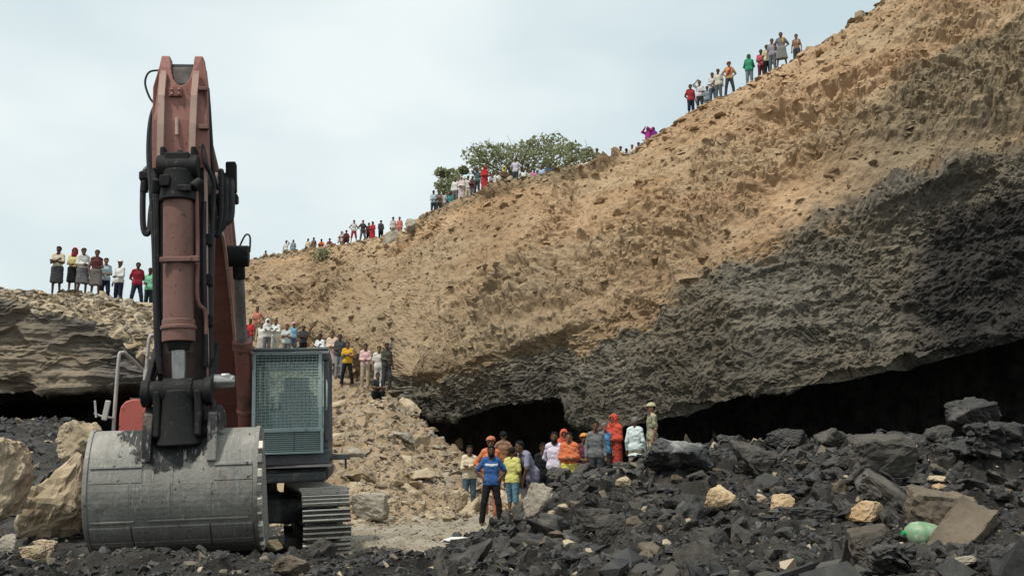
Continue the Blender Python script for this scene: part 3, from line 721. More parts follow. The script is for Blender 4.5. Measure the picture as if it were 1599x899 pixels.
# ---- stones caught on the face itself
cm_ = cliff.data; nv_ = len(cm_.vertices)
co = np.empty(nv_ * 3, dtype=np.float32); cm_.vertices.foreach_get('co', co); co = co.reshape(-1, 3)
no = np.empty(nv_ * 3, dtype=np.float32); cm_.vertex_normals.foreach_get('vector', no); no = no.reshape(-1, 3)
aa = {}
for k in ('grey', 'coal', 'mid'):
    b_ = np.empty(nv_, dtype=np.float32); cm_.attributes[k].data.foreach_get('value', b_); aa[k] = b_
ppx, ppy = proj(co[:, 0], co[:, 1], co[:, 2])
cand = np.where((ppx > 360) & (ppx < 1640) & (ppy > -40) & (ppy < 680) & (co[:, 1] < 76) & (no[:, 1] < -.02))[0]
cand = cand[(CLT[cand] > 2.12)]
wl2 = aa['grey'][cand] > .5
rimc = np.where((CLT > 1.9) & (CLT < 2.12) & (ppx > 380) & (ppx < 1450))[0]
pick = np.concatenate([rng.choice(rimc, 900, replace=False), rng.choice(cand[~wl2], 3600, replace=False), rng.choice(cand[wl2], 2400, replace=False)])
s_ = sizes(len(pick), .10 * (co[pick, 1] / 40), .55, 2.0) * np.where(aa['grey'][pick] > .5, .6, .85)
me = scatter_mesh('stones_on_face', SLABS + LUMPS[:4], co[pick] + no[pick] * (s_ * -.02)[:, None], s_, rots(len(pick), .8), {k: aa[k][pick] for k in aa})
tag(link('stones_on_face', me, M['cliff']), 'broken stones and ledges sticking out of the quarry face', 'rubble', kind='stuff')
print('rocks', round(time.time() - T0, 1))
# ------------------------------------------------------------------ people: one continuous body each, clothes and hair as children
def surface(fn_boxes, h, lo, hi, k=.03, cuts=(), warp=0.0, seed=0):
    """smooth union of tapered capsules (p, q, r1, r2) -> closed surface by surface nets"""
    nx, ny, nz = [int(math.ceil((hi[i] - lo[i]) / h)) + 1 for i in range(3)]
    ax = [lo[i] + h * np.arange(n) for i, n in enumerate((nx, ny, nz))]
    D = np.full((nx, ny, nz), .5)
    for (a, b, r1, r2, *sq) in fn_boxes:
        a, b = np.asarray(a, float), np.asarray(b, float); R_ = max(r1, r2) + 2 * h + k + .02
        i0 = [max(int((min(a[i], b[i]) - R_ - lo[i]) / h), 0) for i in range(3)]; i1 = [min(int((max(a[i], b[i]) + R_ - lo[i]) / h) + 2, (nx, ny, nz)[i]) for i in range(3)]
        if any(i1[i] <= i0[i] for i in range(3)): continue
        X, Y, Z = ax[0][i0[0]:i1[0]][:, None, None], ax[1][i0[1]:i1[1]][None, :, None], ax[2][i0[2]:i1[2]][None, None, :]
        ba = b - a; L = (ba * ba).sum() + 1e-9
        t = np.clip(((X - a[0]) * ba[0] + (Y - a[1]) * ba[1] + (Z - a[2]) * ba[2]) / L, 0, 1)
        ys = sq[0] if sq else 1.0
        d = np.sqrt((X - a[0] - t * ba[0]) ** 2 + ((Y - a[1] - t * ba[1]) * ys) ** 2 + (Z - a[2] - t * ba[2]) ** 2) - (r1 + (r2 - r1) * t)
        S = D[i0[0]:i1[0], i0[1]:i1[1], i0[2]:i1[2]]
        hh = np.maximum(k - np.abs(S - d), 0) / k
        S[...] = np.minimum(S, d) - hh * hh * k * .25
    X, Y, Z = ax[0][:, None, None], ax[1][None, :, None], ax[2][None, None, :]
    if warp:
        D = D + warp * (np.sin(X * 41 + 3 * np.sin(Z * 23 + seed)) * np.sin(Z * 31 + 2 * np.sin(X * 17 + seed)) + .6 * np.sin(Z * 57 + Y * 33 + X * 20 + seed))
    for c in cuts: D = np.maximum(D, c(X, Y, Z))
    D[0], D[-1], D[:, 0], D[:, -1], D[:, :, 0], D[:, :, -1] = (.1,) * 6
    ins = D < 0
    c8 = [(dx, dy, dz) for dx in (0, 1) for dy in (0, 1) for dz in (0, 1)]
    sh = lambda A, dx, dy, dz: A[dx:nx - 1 + dx, dy:ny - 1 + dy, dz:nz - 1 + dz]
    cnt = sum(sh(ins, *c).astype(np.int8) for c in c8); act = (cnt > 0) & (cnt < 8)
    idx = np.full(act.shape, -1, dtype=np.int64); ci = np.argwhere(act); idx[act] = np.arange(len(ci))
    if not len(ci): return None
    acc = np.zeros((len(ci), 3)); w = np.zeros(len(ci))
    vals = {c: D[ci[:, 0] + c[0], ci[:, 1] + c[1], ci[:, 2] + c[2]] for c in c8}
    for c in c8:
        for ax_ in range(3):
            if c[ax_] == 0:
                c2 = list(c); c2[ax_] = 1; c2 = tuple(c2)
                va, vb = vals[c], vals[c2]; m = (va < 0) != (vb < 0)
                t = np.where(m, va / np.where(m, va - vb, 1), 0)
                pt = np.array(c, float)[None] + t[:, None] * (np.array(c2) - np.array(c))[None]
                acc += np.where(m[:, None], pt, 0); w += m
    v = (ci + acc / w[:, None]) * h + np.array(lo)
    faces = []
    for ax_ in range(3):
        o1, o2 = [i for i in range(3) if i != ax_]
        sl0 = [slice(1, -1)] * 3; sl1 = [slice(1, -1)] * 3; sl0[ax_] = slice(0, -1); sl1[ax_] = slice(1, None)
        A, B_ = ins[tuple(sl0)], ins[tuple(sl1)]
        e = np.argwhere(A != B_); base = e.copy(); base[:, o1] += 1; base[:, o2] += 1
        flip = ins[base[:, 0], base[:, 1], base[:, 2]]
        def gi(d1, d2):
            q = base.copy(); q[:, o1] += d1; q[:, o2] += d2
            return idx[q[:, 0], q[:, 1], q[:, 2]]
        f = np.stack([gi(-1, -1), gi(0, -1), gi(0, 0), gi(-1, 0)], 1)
        if ax_ == 1: flip = ~flip
        f[~flip] = f[~flip][:, ::-1]
        faces.append(f)
    f = np.concatenate(faces); f = f[(f >= 0).all(1)]
    return v, f

def skeleton(pose):
    J = dict(hipL=(.09, 0, .87), hipR=(-.09, 0, .87), kneeL=(.11, -.015, .47), kneeR=(-.11, -.015, .47), ankL=(.125, .015, .08), ankR=(-.125, .015, .08),
             pel=(0, 0, .92), waist=(0, .0, 1.04), chest=(0, .005, 1.23), shL=(.155, .01, 1.335), shR=(-.155, .01, 1.335), neck=(0, .005, 1.42), head=(0, -.01, 1.535))
    arm = dict(stand=((.235, .03, 1.08), (.25, -.05, .85)), folded=((.22, -.06, 1.10), (-.09, -.20, 1.14)), hips=((.35, .07, 1.12), (.19, -.05, .97)),
               behind=((.26, .13, 1.10), (-.03, .16, .92)), clasp=((.215, -.03, 1.08), (.045, -.21, 1.04)), shade=((.33, -.14, 1.40), (.13, -.17, 1.57)),
               point=((.34, -.20, 1.33), (.48, -.40, 1.36)), knees=((.23, -.22, 1.02), (.13, -.36, .84)), shawl=((.22, -.02, 1.1), (.08, -.17, 1.08)))
    aL, aR = pose[1], pose[2]
    base = pose[0]
    for s, a, nm in ((1, aL, 'L'), (-1, aR, 'R')):
        e, w = arm[a]; off = .035 if (nm == 'R' and a == 'folded') else 0
        J['elb' + nm] = (s * e[0], e[1], e[2]); J['wri' + nm] = (s * w[0], w[1] - off, w[2] + off)
    if base == 'step': J.update(kneeL=(.11, -.10, .48), ankL=(.13, -.06, .09), ankR=(-.12, .05, .08), kneeR=(-.10, .0, .47))
    if base == 'wide': J.update(kneeL=(.17, -.03, .475), ankL=(.23, .02, .09), kneeR=(-.17, -.03, .475), ankR=(-.22, .0, .09))
    if base in ('sit', 'squat'):
        dz = -.66 if base == 'sit' else -.60; dy = .10
        for k in list(J):
            if k[:3] not in ('kne', 'ank', 'hip'): J[k] = (J[k][0], J[k][1] + dy - .10 * (J[k][2] - .9) / .6, J[k][2] + dz)
        J.update(hipL=(.10, .10, .23 if base == 'sit' else .29), hipR=(-.10, .10, .23 if base == 'sit' else .29))
        if base == 'sit': J.update(kneeL=(.15, -.24, .50), kneeR=(-.15, -.24, .50), ankL=(.13, -.38, .08), ankR=(-.13, -.38, .08))
        else: J.update(kneeL=(.19, -.26, .52), kneeR=(-.19, -.26, .52), ankL=(.14, -.05, .08), ankR=(-.14, -.05, .08))
        J['wriL'] = (.10, -.30, .52); J['wriR'] = (-.10, -.30, .52); J['elbL'] = (.24, -.06, .56); J['elbR'] = (-.24, -.06, .56)
    if base == 'lean':
        c_, s_ = math.cos(.55), math.sin(.55)
        for k in list(J):
            if k[:3] not in ('kne', 'ank', 'hip'):
                x, y, z = J[k]; yy, zz = y, z - .9; J[k] = (x, yy * c_ - zz * s_, .9 + zz * c_ + yy * s_)
        J['elbL'], J['wriL'] = (.24, -.28, 1.0), (.13, -.30, .80); J['elbR'], J['wriR'] = (-.24, -.28, 1.0), (-.13, -.30, .80)
    return {k: np.array(v) for k, v in J.items()}
def lerp(a, b, t): return a + (b - a) * t
def torso(J, g=0.0, sh=0.0):
    P_, Wt, C, N_ = J['pel'], J['waist'], J['chest'], J['neck']; X = np.array([1., 0, 0])
    return [(P_ - X * .06, P_ + X * .06, .105 + g, .105 + g, 1.12), (Wt - X * .05, Wt + X * .05, .095 + g, .095 + g, 1.15), (lerp(P_, Wt, .5) - X * .06, lerp(P_, Wt, .5) + X * .06, .10 + g, .10 + g, 1.12),
            (C - X * .072, C + X * .072, .105 + g, .105 + g, 1.1), (lerp(Wt, C, .5) - X * .07, lerp(Wt, C, .5) + X * .07, .10 + g, .10 + g, 1.12),
            (J['shL'] - X * .05 + (0, 0, .008), J['shR'] + X * .05 + (0, 0, .008), .055 + g * .8, .058 + g * .8), (lerp(J['shL'], J['neck'], .75), J['shL'], .045 + g * .6, .06 + g * .8), (lerp(J['shR'], J['neck'], .75), J['shR'], .045 + g * .6, .06 + g * .8)]
def arms(J, g=0.0, fore=True, up=1.0):
    o = []
    for s in 'LR':
        e = lerp(J['sh' + s], J['elb' + s], up)
        o.append((J['sh' + s], e, .052 + g, lerp(.052, .038, up) + g * 1.1))
        if fore: o.append((J['elb' + s], J['wri' + s], .039 + g, .027 + g))
    return o
def legs(J, g=0.0, low=1.0, g2=None):
    o = []; g2 = g if g2 is None else g2
    for s in 'LR':
        o.append((J['hip' + s], J['knee' + s], .085 + g, .055 + g))
        if low > 0: o.append((J['knee' + s], lerp(J['knee' + s], J['ank' + s], low), .052 + g, lerp(.052, .036, low) + g2))
    return o
def headc(J, g=0.0):
    H = J['head']; return [(H + (0, .018, -.015), H + (0, .012, .035), .072 + g, .083 + g, .92), (H + (0, -.03, -.075), H + (0, -.02, -.02), .042 + g, .06 + g)]
def hand(J, s):
    """palm, four curled fingers of unequal length and a thumb from the side of the palm"""
    w, e = J['wri' + s], J['elb' + s]; d = (w - e) / np.linalg.norm(w - e)
    side = np.cross(d, (0, 1., .2)); side /= np.linalg.norm(side); sg = 1 if s == 'L' else -1
    pl = w + d * .075
    tubes = []
    nrm = np.cross(side, d)
    for k, L in enumerate((.062, .072, .068, .052)):
        a = pl + side * (.024 - .016 * k) + d * -.012; b = a + d * L * .6 + nrm * .006; c = b + d * L * .42 + nrm * .022
        tubes.append((a, b, c, .0088 - .0006 * (k == 3)))
    a = w + d * .03 + side * .025; b = a + side * .025 + d * .028; c = b + d * .03 + side * .004 + nrm * .01
    tubes.append((a, b, c, .0095))
    return [(w, pl, .026, .028, 1.0), (pl + side * .017, pl - side * .02, .019, .017)], tubes
def tube_np(a, b, c, r, n=5):
    pts = [a, b, c]; V_, ref = [], np.array([.3, .2, .9])
    for i, q in enumerate(pts):
        t = pts[min(i + 1, 2)] - pts[max(i - 1, 0)]; t /= np.linalg.norm(t); u = np.cross(t, ref); u /= np.linalg.norm(u); v = np.cross(t, u)
        rr = r * (1, .95, .7)[i]
        V_ += [q + rr * (u * math.cos(2 * math.pi * k / n) + v * math.sin(2 * math.pi * k / n)) for k in range(n)]
    V_.append(c + (c - b) / np.linalg.norm(c - b) * r * .6)
    f = [(i * n + k, i * n + (k + 1) % n, (i + 1) * n + (k + 1) % n, (i + 1) * n + k) for i in range(2) for k in range(n)]
    t3 = [(2 * n + k, 2 * n + (k + 1) % n, 3 * n) for k in range(n)]
    return np.array(V_), np.array(f), np.array(t3)

CACHE = {}
def bbox(cs, m=.05):
    pts = np.array([p_ for c in cs for p_ in (c[0], c[1])]); r = np.array([max(c[2], c[3]) for c in cs for _ in (0, 1)])[:, None]
    return (pts - r).min(0) - m, (pts + r).max(0) + m
def piece(kind, pose, lod):
    key = (kind, pose, lod)
    if key in CACHE: return CACHE[key]
    J = skeleton(pose); h = {0: .0135, 1: .026}[lod]; hd = {0: .0115, 1: .022}[lod]; up = pose[0] not in ('sit', 'squat'); cuts, k, wp = [], .03, .0; cs = None
    H, N_, PZ = J['head'], J['neck'], J['pel'][2]
    extra = None
    if kind == 'body':
        cs = torso(J) + arms(J) + legs(J) + headc(J) + [(N_ + (0, .01, -.05), H + (0, .01, -.06), .056, .048)]
        for s in 'LR':
            a = J['ank' + s]; cs += [(a + (0, .01, -.035), a + (.01 if s == 'L' else -.01, -.15, -.048), .036, .028)]
            hc_, tb_ = hand(J, s); cs += hc_
            extra = (extra or []) + tb_
        cs += [(H + (0, -.088, .005), H + (0, -.105, -.012), .010, .015)] + [(H + (s * .083, .012, .012), H + (s * .084, .014, -.018), .014, .011) for s in (-1, 1)] + [(H + (-.02, -.088, -.052), H + (.02, -.088, -.052), .011, .011)]
        k = .022
    elif kind in ('tshirt', 'shirt', 'tank', 'longshirt', 'hoodie'):
        g = {'tshirt': .015, 'shirt': .015, 'tank': .011, 'longshirt': .018, 'hoodie': .026}[kind]
        cs = torso(J, g)
        if kind in ('tshirt',): cs += arms(J, .019, False, .78)
        if kind in ('shirt', 'longshirt', 'hoodie'): cs += arms(J, .013, True)
        X = np.array([1., 0, 0]); z0 = -.10 if kind != 'longshirt' else -.22
        if up: cs += [(J['pel'] + (0, 0, .0) - X * .075, J['pel'] + (0, 0, 0) + X * .075, .118 + g, .118 + g, 1.1), (J['pel'] + (0, 0, z0) - X * .08, J['pel'] + (0, 0, z0) + X * .08, .115 + g, .115 + g, 1.1)]
        hz_ = PZ + z0 + .02
        if pose[0] != 'lean': cuts.append(lambda X, Y, Z: hz_ + .006 * np.sin(X * 30) - Z)
        cuts.append(lambda X, Y, Z: .078 - np.sqrt((X - N_[0]) ** 2 + (Y - N_[1] + .03) ** 2 + ((Z - N_[2] - .02) * .9) ** 2))
        if kind in ('shirt', 'hoodie', 'longshirt'):
            for s in 'LR':
                w_ = J['wri' + s].copy(); cuts.append(lambda X, Y, Z, w_=w_: .036 - np.sqrt((X - w_[0]) ** 2 + (Y - w_[1]) ** 2 + (Z - w_[2]) ** 2))
        k, wp = .026, .004
        if kind == 'hoodie': cs += [(H + (0, .03, -.02), H + (0, .02, .03), .105, .11), (N_ + (0, .03, 0), H + (0, .04, -.03), .10, .10)]; cuts = [cuts[0]] + [lambda X, Y, Z: .085 - np.sqrt((X - H[0]) ** 2 + ((Y - H[1] + .10) * .8) ** 2 + (Z - H[2] + .01) ** 2)]
    elif kind in ('trousers', 'shorts', 'jeans'):
        low = .93 if kind != 'shorts' else .12
        cs = legs(J, .022, low, .034 if kind == 'trousers' else .026) + [(J['pel'] + (-.06, 0, -.03), J['pel'] + (.06, 0, -.03), .118, .118, 1.1)]
        zt = PZ + .07; cuts.append(lambda X, Y, Z: Z - zt); k, wp = .03, .0035
    elif kind in ('lungi', 'skirt', 'dress'):
        zb = {'lungi': .44, 'skirt': .16, 'dress': .10}[kind] if up else .12
        if up:
            m = (J['kneeL'] + J['kneeR']) / 2
            cs = [(J['pel'] - np.array([.07, 0, 0]), J['pel'] + np.array([.07, 0, 0]), .125, .125, 1.05)] + [(J['hip' + s] + (0, 0, .02), np.array([J['knee' + s][0], J['knee' + s][1], zb + .02]), .125, .125 if kind == 'lungi' else .15, 1.0) for s in 'LR'] + [((0, 0, .85), (m[0], m[1], zb + .02), .13, .14)]
        else: cs = legs(J, .045, .8) + [(J['pel'], J['pel'], .16, .16), (J['kneeL'], J['kneeR'], .09, .09), (lerp(J['hipL'], J['kneeL'], .5), lerp(J['hipR'], J['kneeR'], .5), .10, .10)]
        zt = PZ + .09; cuts += [lambda X, Y, Z: Z - zt, lambda X, Y, Z: zb + .012 * np.sin(X * 24 + 1) - Z]; k, wp = .07, .006
    elif kind in ('shawl', 'wrap'):
        g = .028; cs = torso(J, g) + arms(J, .020, True, 1.0) + [((J['chest'] + J['pel']) / 2 + (-.07, -.02, 0), (J['chest'] + J['pel']) / 2 + (.07, -.02, 0), .115, .115, 1.0)]
        zz_ = PZ + (.02 if kind == 'shawl' else -.12)
        cuts += [lambda X, Y, Z: zz_ + .10 * X + .015 * np.sin(X * 28) - Z, lambda X, Y, Z: .082 - np.sqrt((X - N_[0]) ** 2 + (Y - N_[1] + .04) ** 2 + (Z - N_[2] - .035) ** 2)]; k, wp = .055, .006
    elif kind == 'headscarf':
        cs = headc(J, .026) + [(H + (0, .03, -.03), N_ + (0, .03, -.02), .10, .115), (N_ + (-.05, .02, -.05), N_ + (.05, .02, -.05), .10, .10), (H + (0, .03, .0), J['chest'] + (0, .09, .02), .08, .10)]
        cuts.append(lambda X, Y, Z: .073 - np.sqrt((X - H[0]) ** 2 + ((Y - H[1] + .10) * .75) ** 2 + ((Z - H[2] + .012) * .85) ** 2)); k, wp, h = .05, .003, hd
    elif kind == 'hair':
        cs = headc(J, .015); cuts.append(lambda X, Y, Z: (H[2] + .032 - .62 * (Y - H[1]) - Z) * .85); wp, h = .004, hd; k = .03
    elif kind == 'longhair':
        cs = headc(J, .018) + [(H + (0, .06, 0), N_ + (0, .07, -.05), .075, .05)]; cuts.append(lambda X, Y, Z: (H[2] + .01 - .8 * (Y - H[1]) - Z) * .75); wp, h = .004, hd
    elif kind == 'beard':
        cs = [(H + (-.035, -.055, -.07), H + (.035, -.055, -.07), .04, .04), (H + (0, -.075, -.095), H + (0, -.07, -.08), .03, .035), (H + (-.07, -.02, -.03), H + (-.04, -.05, -.075), .02, .03), (H + (.07, -.02, -.03), H + (.04, -.05, -.075), .02, .03)]; h = hd
    elif kind == 'cap':
        cs = headc(J, .022) + [(H + (-.03, -.115, .048), H + (.03, -.115, .048), .036, .036, .75)]; cuts += [lambda X, Y, Z: H[2] + .045 - Z, lambda X, Y, Z: np.where(Y < H[1] - .09, Z - H[2] - .062, -1.0)]; h = hd
    elif kind == 'turban':
        cs = headc(J, .030) + [(H + (-.05, -.05, .062), H + (.06, -.03, .085), .05, .05), (H + (.06, .05, .07), H + (-.05, .06, .06), .055, .05)]; cuts.append(lambda X, Y, Z: H[2] + .035 - .25 * (Y - H[1]) - Z); wp, h = .004, hd
    elif kind == 'towel':
        s = 'L'; cs = [(J['shL'] + (-.06, -.10, -.16), J['shL'] + (-.06, -.03, .06), .035, .045), (J['shL'] + (-.06, -.03, .06), J['shL'] + (-.06, .11, -.14), .045, .04)]; wp = .004; k = .05
    elif kind == 'sash':
        cs = [(J['shL'] + (-.04, -.02, .05), J['chest'] + (-.02, -.13, -.04), .05, .06), (J['chest'] + (-.02, -.13, -.04), J['pel'] + (-.12, -.09, .08), .06, .05), (J['shL'] + (-.04, .02, .05), J['chest'] + (.02, .13, -.1), .05, .07), (J['chest'] + (.02, .13, -.1), J['pel'] + (.1, .12, -.1), .07, .08)]; wp = .005; k = .05
    elif kind == 'band':                       # pale chest stripe on a t-shirt
        cs = torso(J, .0185); zc_ = J['chest'][2] + .015; cuts += [lambda X, Y, Z: np.abs(Z - zc_ - .1 * np.abs(X)) - .028, lambda X, Y, Z: np.abs(X) - .155]; k, wp = .04, .0035
    lo, hi = bbox(cs)
    res = surface(cs, h, lo, hi, k, cuts, wp, 1.0)
    v, f = res; polys = [f]
    mi = np.zeros(len(f), dtype=np.int32)
    if extra:
        nb = len(v); vs, q4, t3 = [v], [f], []
        for a, b, c, r in extra:
            tv, tf, tt_ = tube_np(a, b, c, r); vs.append(tv); q4.append(tf + nb); t3.append(tt_ + nb); nb += len(tv)
        # eyes, brows and lips
        ev = np.array([(1, 0, 0), (-1, 0, 0), (0, 1, 0), (0, -1, 0), (0, 0, 1), (0, 0, -1)], float); ef = np.array([(0, 2, 4), (2, 1, 4), (1, 3, 4), (3, 0, 4), (2, 0, 5), (1, 2, 5), (3, 1, 5), (0, 3, 5)])
        dark = []
        for c_, sz in (((.031, -.083, .022), (.013, .010, .008)), ((-.031, -.083, .022), (.013, .010, .008)), ((.031, -.086, .042), (.02, .008, .005)), ((-.031, -.086, .042), (.02, .008, .005)), ((0, -.099, -.052), (.022, .006, .005))):
            vs.append(ev * np.array(sz) + H + np.array(c_)); dark.append(ef + nb); nb += 6
        v = np.concatenate(vs); f4 = np.concatenate(q4); t3 = np.concatenate(t3 + dark); polys = [f4, t3]
        mi = np.concatenate([np.zeros(len(f4) + len(t3) - 8 * 5, dtype=np.int32), np.ones(40, dtype=np.int32)])
    me = mesh_np('person' if kind == 'body' else kind, v, polys, smooth=True)
    me.materials.append(None)
    if extra:
        me.materials.append(None)
        if len(me.polygons) == len(mi): me.polygons.foreach_set('material_index', mi)
    CACHE[key] = me
    return me
PIECE_NAME = {'tshirt': 'shirt', 'shirt': 'shirt', 'tank': 'vest', 'longshirt': 'shirt', 'hoodie': 'hooded_top', 'trousers': 'trousers', 'jeans': 'trousers', 'shorts': 'shorts', 'lungi': 'waist_wrap', 'skirt': 'skirt', 'dress': 'long_skirt',
              'shawl': 'shawl', 'wrap': 'wrap', 'headscarf': 'headscarf', 'hair': 'hair', 'longhair': 'hair', 'beard': 'beard', 'cap': 'cap', 'turban': 'turban', 'towel': 'towel', 'sash': 'sash', 'band': 'chest_stripe'}
CM = {}
def cmat(c, pat=None):
    key = (c, pat)
    if key not in CM:
        if pat == 'camo':
            t = NT('camouflage_cloth'); v = t.coord()
            col = t.mix(t.ramp(t.noise(v, 9, 3, .5), .47, .5), c4(.27, .25, .17), c4(.12, .125, .075)); col = t.mix(t.ramp(t.noise(v, 13, 3, .5), .56, .58), col, c4(.38, .34, .24))
            CM[key] = t.done(col, .9, 0, .15)
        else: CM[key] = cloth_mat('cloth', c)
    return CM[key]
SK = [cloth_mat('dark_brown_skin', (.15, .082, .052), .85), cloth_mat('brown_skin', (.22, .12, .075), .85), cloth_mat('deep_brown_skin', (.10, .056, .038), .85)]
for m_ in SK: m_.node_tree.nodes['Principled BSDF'].inputs['Roughness'].default_value = .55
HAIR = cloth_mat('black_hair', (.012, .011, .011)); GREYHAIR = cloth_mat('grey_hair', (.16, .155, .15)); DARK = cloth_mat('dark_features', (.02, .014, .012))
def person(label, loc, h, pose, wear, face=0.0, skin=0, lod=1, group=None, tilt=0.0):
    """pose: (stance, left arm, right arm); wear: list of (piece, colour or material)"""
    def inst(kind, mats, parent=None):
        me = piece(kind, pose, lod)
        o = bpy.data.objects.new('person' if kind == 'body' else PIECE_NAME[kind], me); COL.objects.link(o); o.parent = parent
        for i, m in enumerate(mats):
            o.material_slots[i].link = 'OBJECT'; o.material_slots[i].material = m
        return o
    b = inst('body', [SK[skin], DARK]); s = h / 1.65
    b.location = loc; b.rotation_euler = (0, tilt, face); b.scale = (s * .88, s * .95, s)
    for kind, c in wear:
        m = c if isinstance(c, bpy.types.Material) else cmat(tuple(c) if not isinstance(c, str) else (0, 0, 0), c if isinstance(c, str) else None)
        inst(kind, [m], b)
    return tag(b, label, 'person', group)

# colours
WHT, CRM, PYEL, LBL, NAVY, BLK, DGR, GRY = (.66, .66, .63), (.58, .50, .36), (.62, .57, .25), (.42, .52, .58), (.022, .030, .055), (.016, .016, .018), (.055, .058, .062), (.17, .17, .175)
RED, DRED, MAR, ORG, PNK, SALM, GRN, MINT, TEAL, BLU, MAG, BRN, OLV, KHK = (.42, .035, .04), (.26, .022, .04), (.115, .035, .04), (.62, .13, .045), (.55, .26, .28), (.52, .20, .16), (.045, .27, .15), (.22, .52, .33), (.06, .25, .24), (.07, .20, .46), (.32, .035, .20), (.13, .085, .055), (.12, .11, .07), (.33, .28, .19)
LAV, GREYB, JEAN, SLATE, PPNK = (.52, .47, .60), (.22, .26, .30), (.085, .125, .165), (.12, .135, .145), (.60, .42, .42)
def rim_place(px, hpy, h, Ya, Yb, mode):
    """stand somebody on the ground along this line of sight so that the head shows at the given height"""
    best = None; rows = []
    for Y in np.arange(Ya, Yb, .12):
        z = 8.0; x = X_at(px, Y, z)
        for _ in range(2):
            z, n_, w_ = down(x, Y, 60); x = X_at(px, Y, z + h * .9)
        rows.append((Y, x, z, proj(x, Y, z + h)[1]))
    ys = np.array([r[3] for r in rows])
    i0 = int(np.argmin(ys)) if mode == 'rim' else 0
    j = i0 + int(np.argmin(np.abs(ys[i0:] - hpy))) if mode == 'rim' else int(np.argmin(np.abs(ys - hpy)))
    Y, x, z, _ = rows[j]
    return Vector((x, Y, z)), ys[j]
S, FO, HP, BH, CL, SHD, PT, SHW = 'stand', 'folded', 'hips', 'behind', 'clasp', 'shade', 'point', 'shawl'
def pz(b, l, r=None): return (b, l, r or l)
random.seed(9)
def add(label, px, hpy, h, Ya, Yb, mode, pose, wear, face=0.0, skin=None, lod=1, group=None, sink=.03, dh=None):
    loc, got = rim_place(px, hpy, h * (.62 if pose[0] in ('sit', 'squat') else 1), Ya, Yb, mode)
    loc.z -= sink
    sk = random.randrange(3) if skin is None else skin
    # faces are turned towards the pit floor, a few degrees either way
    base = math.atan2(loc.x, loc.y) * -0.4 + random.uniform(-.45, .45)
    return person(label, loc, h, pose, wear, base + face, sk, lod, group)
hr = ('hair', HAIR); bd = ('beard', HAIR)
# ---- on the shale bank at left
G1 = 'people standing on the left bank'
def A(label, px, hpy, h, pose, wear, face=0, skin=None): add(label, px, hpy, h, 29.3, 33.6, 'rim', pose, wear, face, skin, 1, G1)
A('person in cream top and long dark waist wrap, far left on the bank', 92, 380, 1.66, pz('stand', FO), [hr, ('tshirt', CRM), ('lungi', DGR)], 0, 2)
A('person with red headscarf and pale yellow top over a dark wrap', 117, 385, 1.60, pz('stand', CL), [('headscarf', DRED), ('tshirt', PYEL), ('lungi', BLK)], R(15))
A('person draped in a white cloth with grey knee-length wrap', 131, 384, 1.66, pz('step', SHW), [hr, ('shawl', WHT), ('lungi', GRY)], R(20))
A('person in maroon vest and folded brownish wrap', 152, 389, 1.66, pz('step', 'clasp', S), [hr, ('tank', MAR), ('lungi', (.16, .14, .13))], R(25))
A('person in pale blue shirt and navy trousers beside the maroon vest', 166, 401, 1.60, pz('step', CL), [hr, ('tshirt', LBL), ('trousers', NAVY)], R(10))
A('person in white long-sleeved shirt and white cap with navy trousers', 188, 405, 1.62, pz('stand', CL, S), [('cap', WHT), ('shirt', WHT), ('trousers', NAVY)], R(-20))
A('person in dark red t-shirt and black trousers on the left bank', 216, 409, 1.58, pz('wide', BH), [hr, ('tshirt', DRED), ('trousers', NAVY)], R(10))
A('person in mint green t-shirt half behind the raised arm', 235, 417, 1.56, pz('stand', S, CL), [hr, ('tshirt', MINT), ('trousers', (.03, .036, .04))], R(-10))
# ---- far rim left of the tree
G2 = 'people along the far rim'
def Bp(label, px, hpy, h, pose, wear, Ya=58, Yb=82, face=0): add(label, px, hpy, h, Ya, Yb, 'rim', pose, wear, face, None, 1, G2)
Bp('person in pinkish clothes sitting alone at the far left of the rim', 415, 390, 1.55, pz('sit', S), [hr, ('tshirt', PPNK), ('lungi', PPNK)])
Bp('person in white shirt and dark trousers with raised hand on the far rim', 447, 375, 1.6, pz('wide', SHD, S), [hr, ('tshirt', WHT), ('trousers', DGR)])
Bp('person in grey top and grey shorts beside a white-shirted one on the far rim', 458, 374, 1.6, pz('step', S), [hr, ('tshirt', GREYB), ('shorts', GRY)])
Bp('person in beige shirt above the green bush on the rim', 481, 372, 1.6, pz('wide', S), [hr, ('tshirt', CRM), ('trousers', DGR)], 58, 76)
Bp('person in dark clothes above the green bush on the rim', 490, 370, 1.62, pz('stand', S), [hr, ('tshirt', BRN), ('trousers', SLATE)], 58, 76)
Bp('person in orange red top crouching behind the green bush', 502, 372, 1.6, pz('sit', S), [hr, ('shirt', ORG), ('lungi', SALM)], 57, 74)
Bp('person in dark red clothes sitting right of the green bush', 515, 371, 1.6, pz('sit', S), [hr, ('shirt', DRED), ('trousers', MAR)], 57, 74)
Bp('person in pale pink clothes sitting beside the red shorts', 534, 360, 1.6, pz('sit', S), [('headscarf', (.62, .55, .56)), ('shawl', (.62, .55, .56)), ('lungi', (.62, .55, .56))], 56, 72)
Bp('person in dark maroon clothes sitting at the feet of the red shorts', 541, 359, 1.6, pz('squat', S), [hr, ('shirt', MAR), ('trousers', MAR)], 56, 72)
Bp('person in white top and bright red shorts on the far rim', 553, 343, 1.65, pz('wide', HP), [hr, ('tank', WHT), ('shorts', RED)], 55, 72)
Bp('person in dark grey clothes with hands on hips beside the red shorts', 567, 343, 1.68, pz('wide', HP), [hr, ('tshirt', DGR), ('trousers', SLATE)], 55, 72)
Bp('person in slate blue clothes left of the long red dress', 576, 347, 1.6, pz('stand', S), [hr, ('tshirt', MAR), ('trousers', NAVY)], 55, 72)
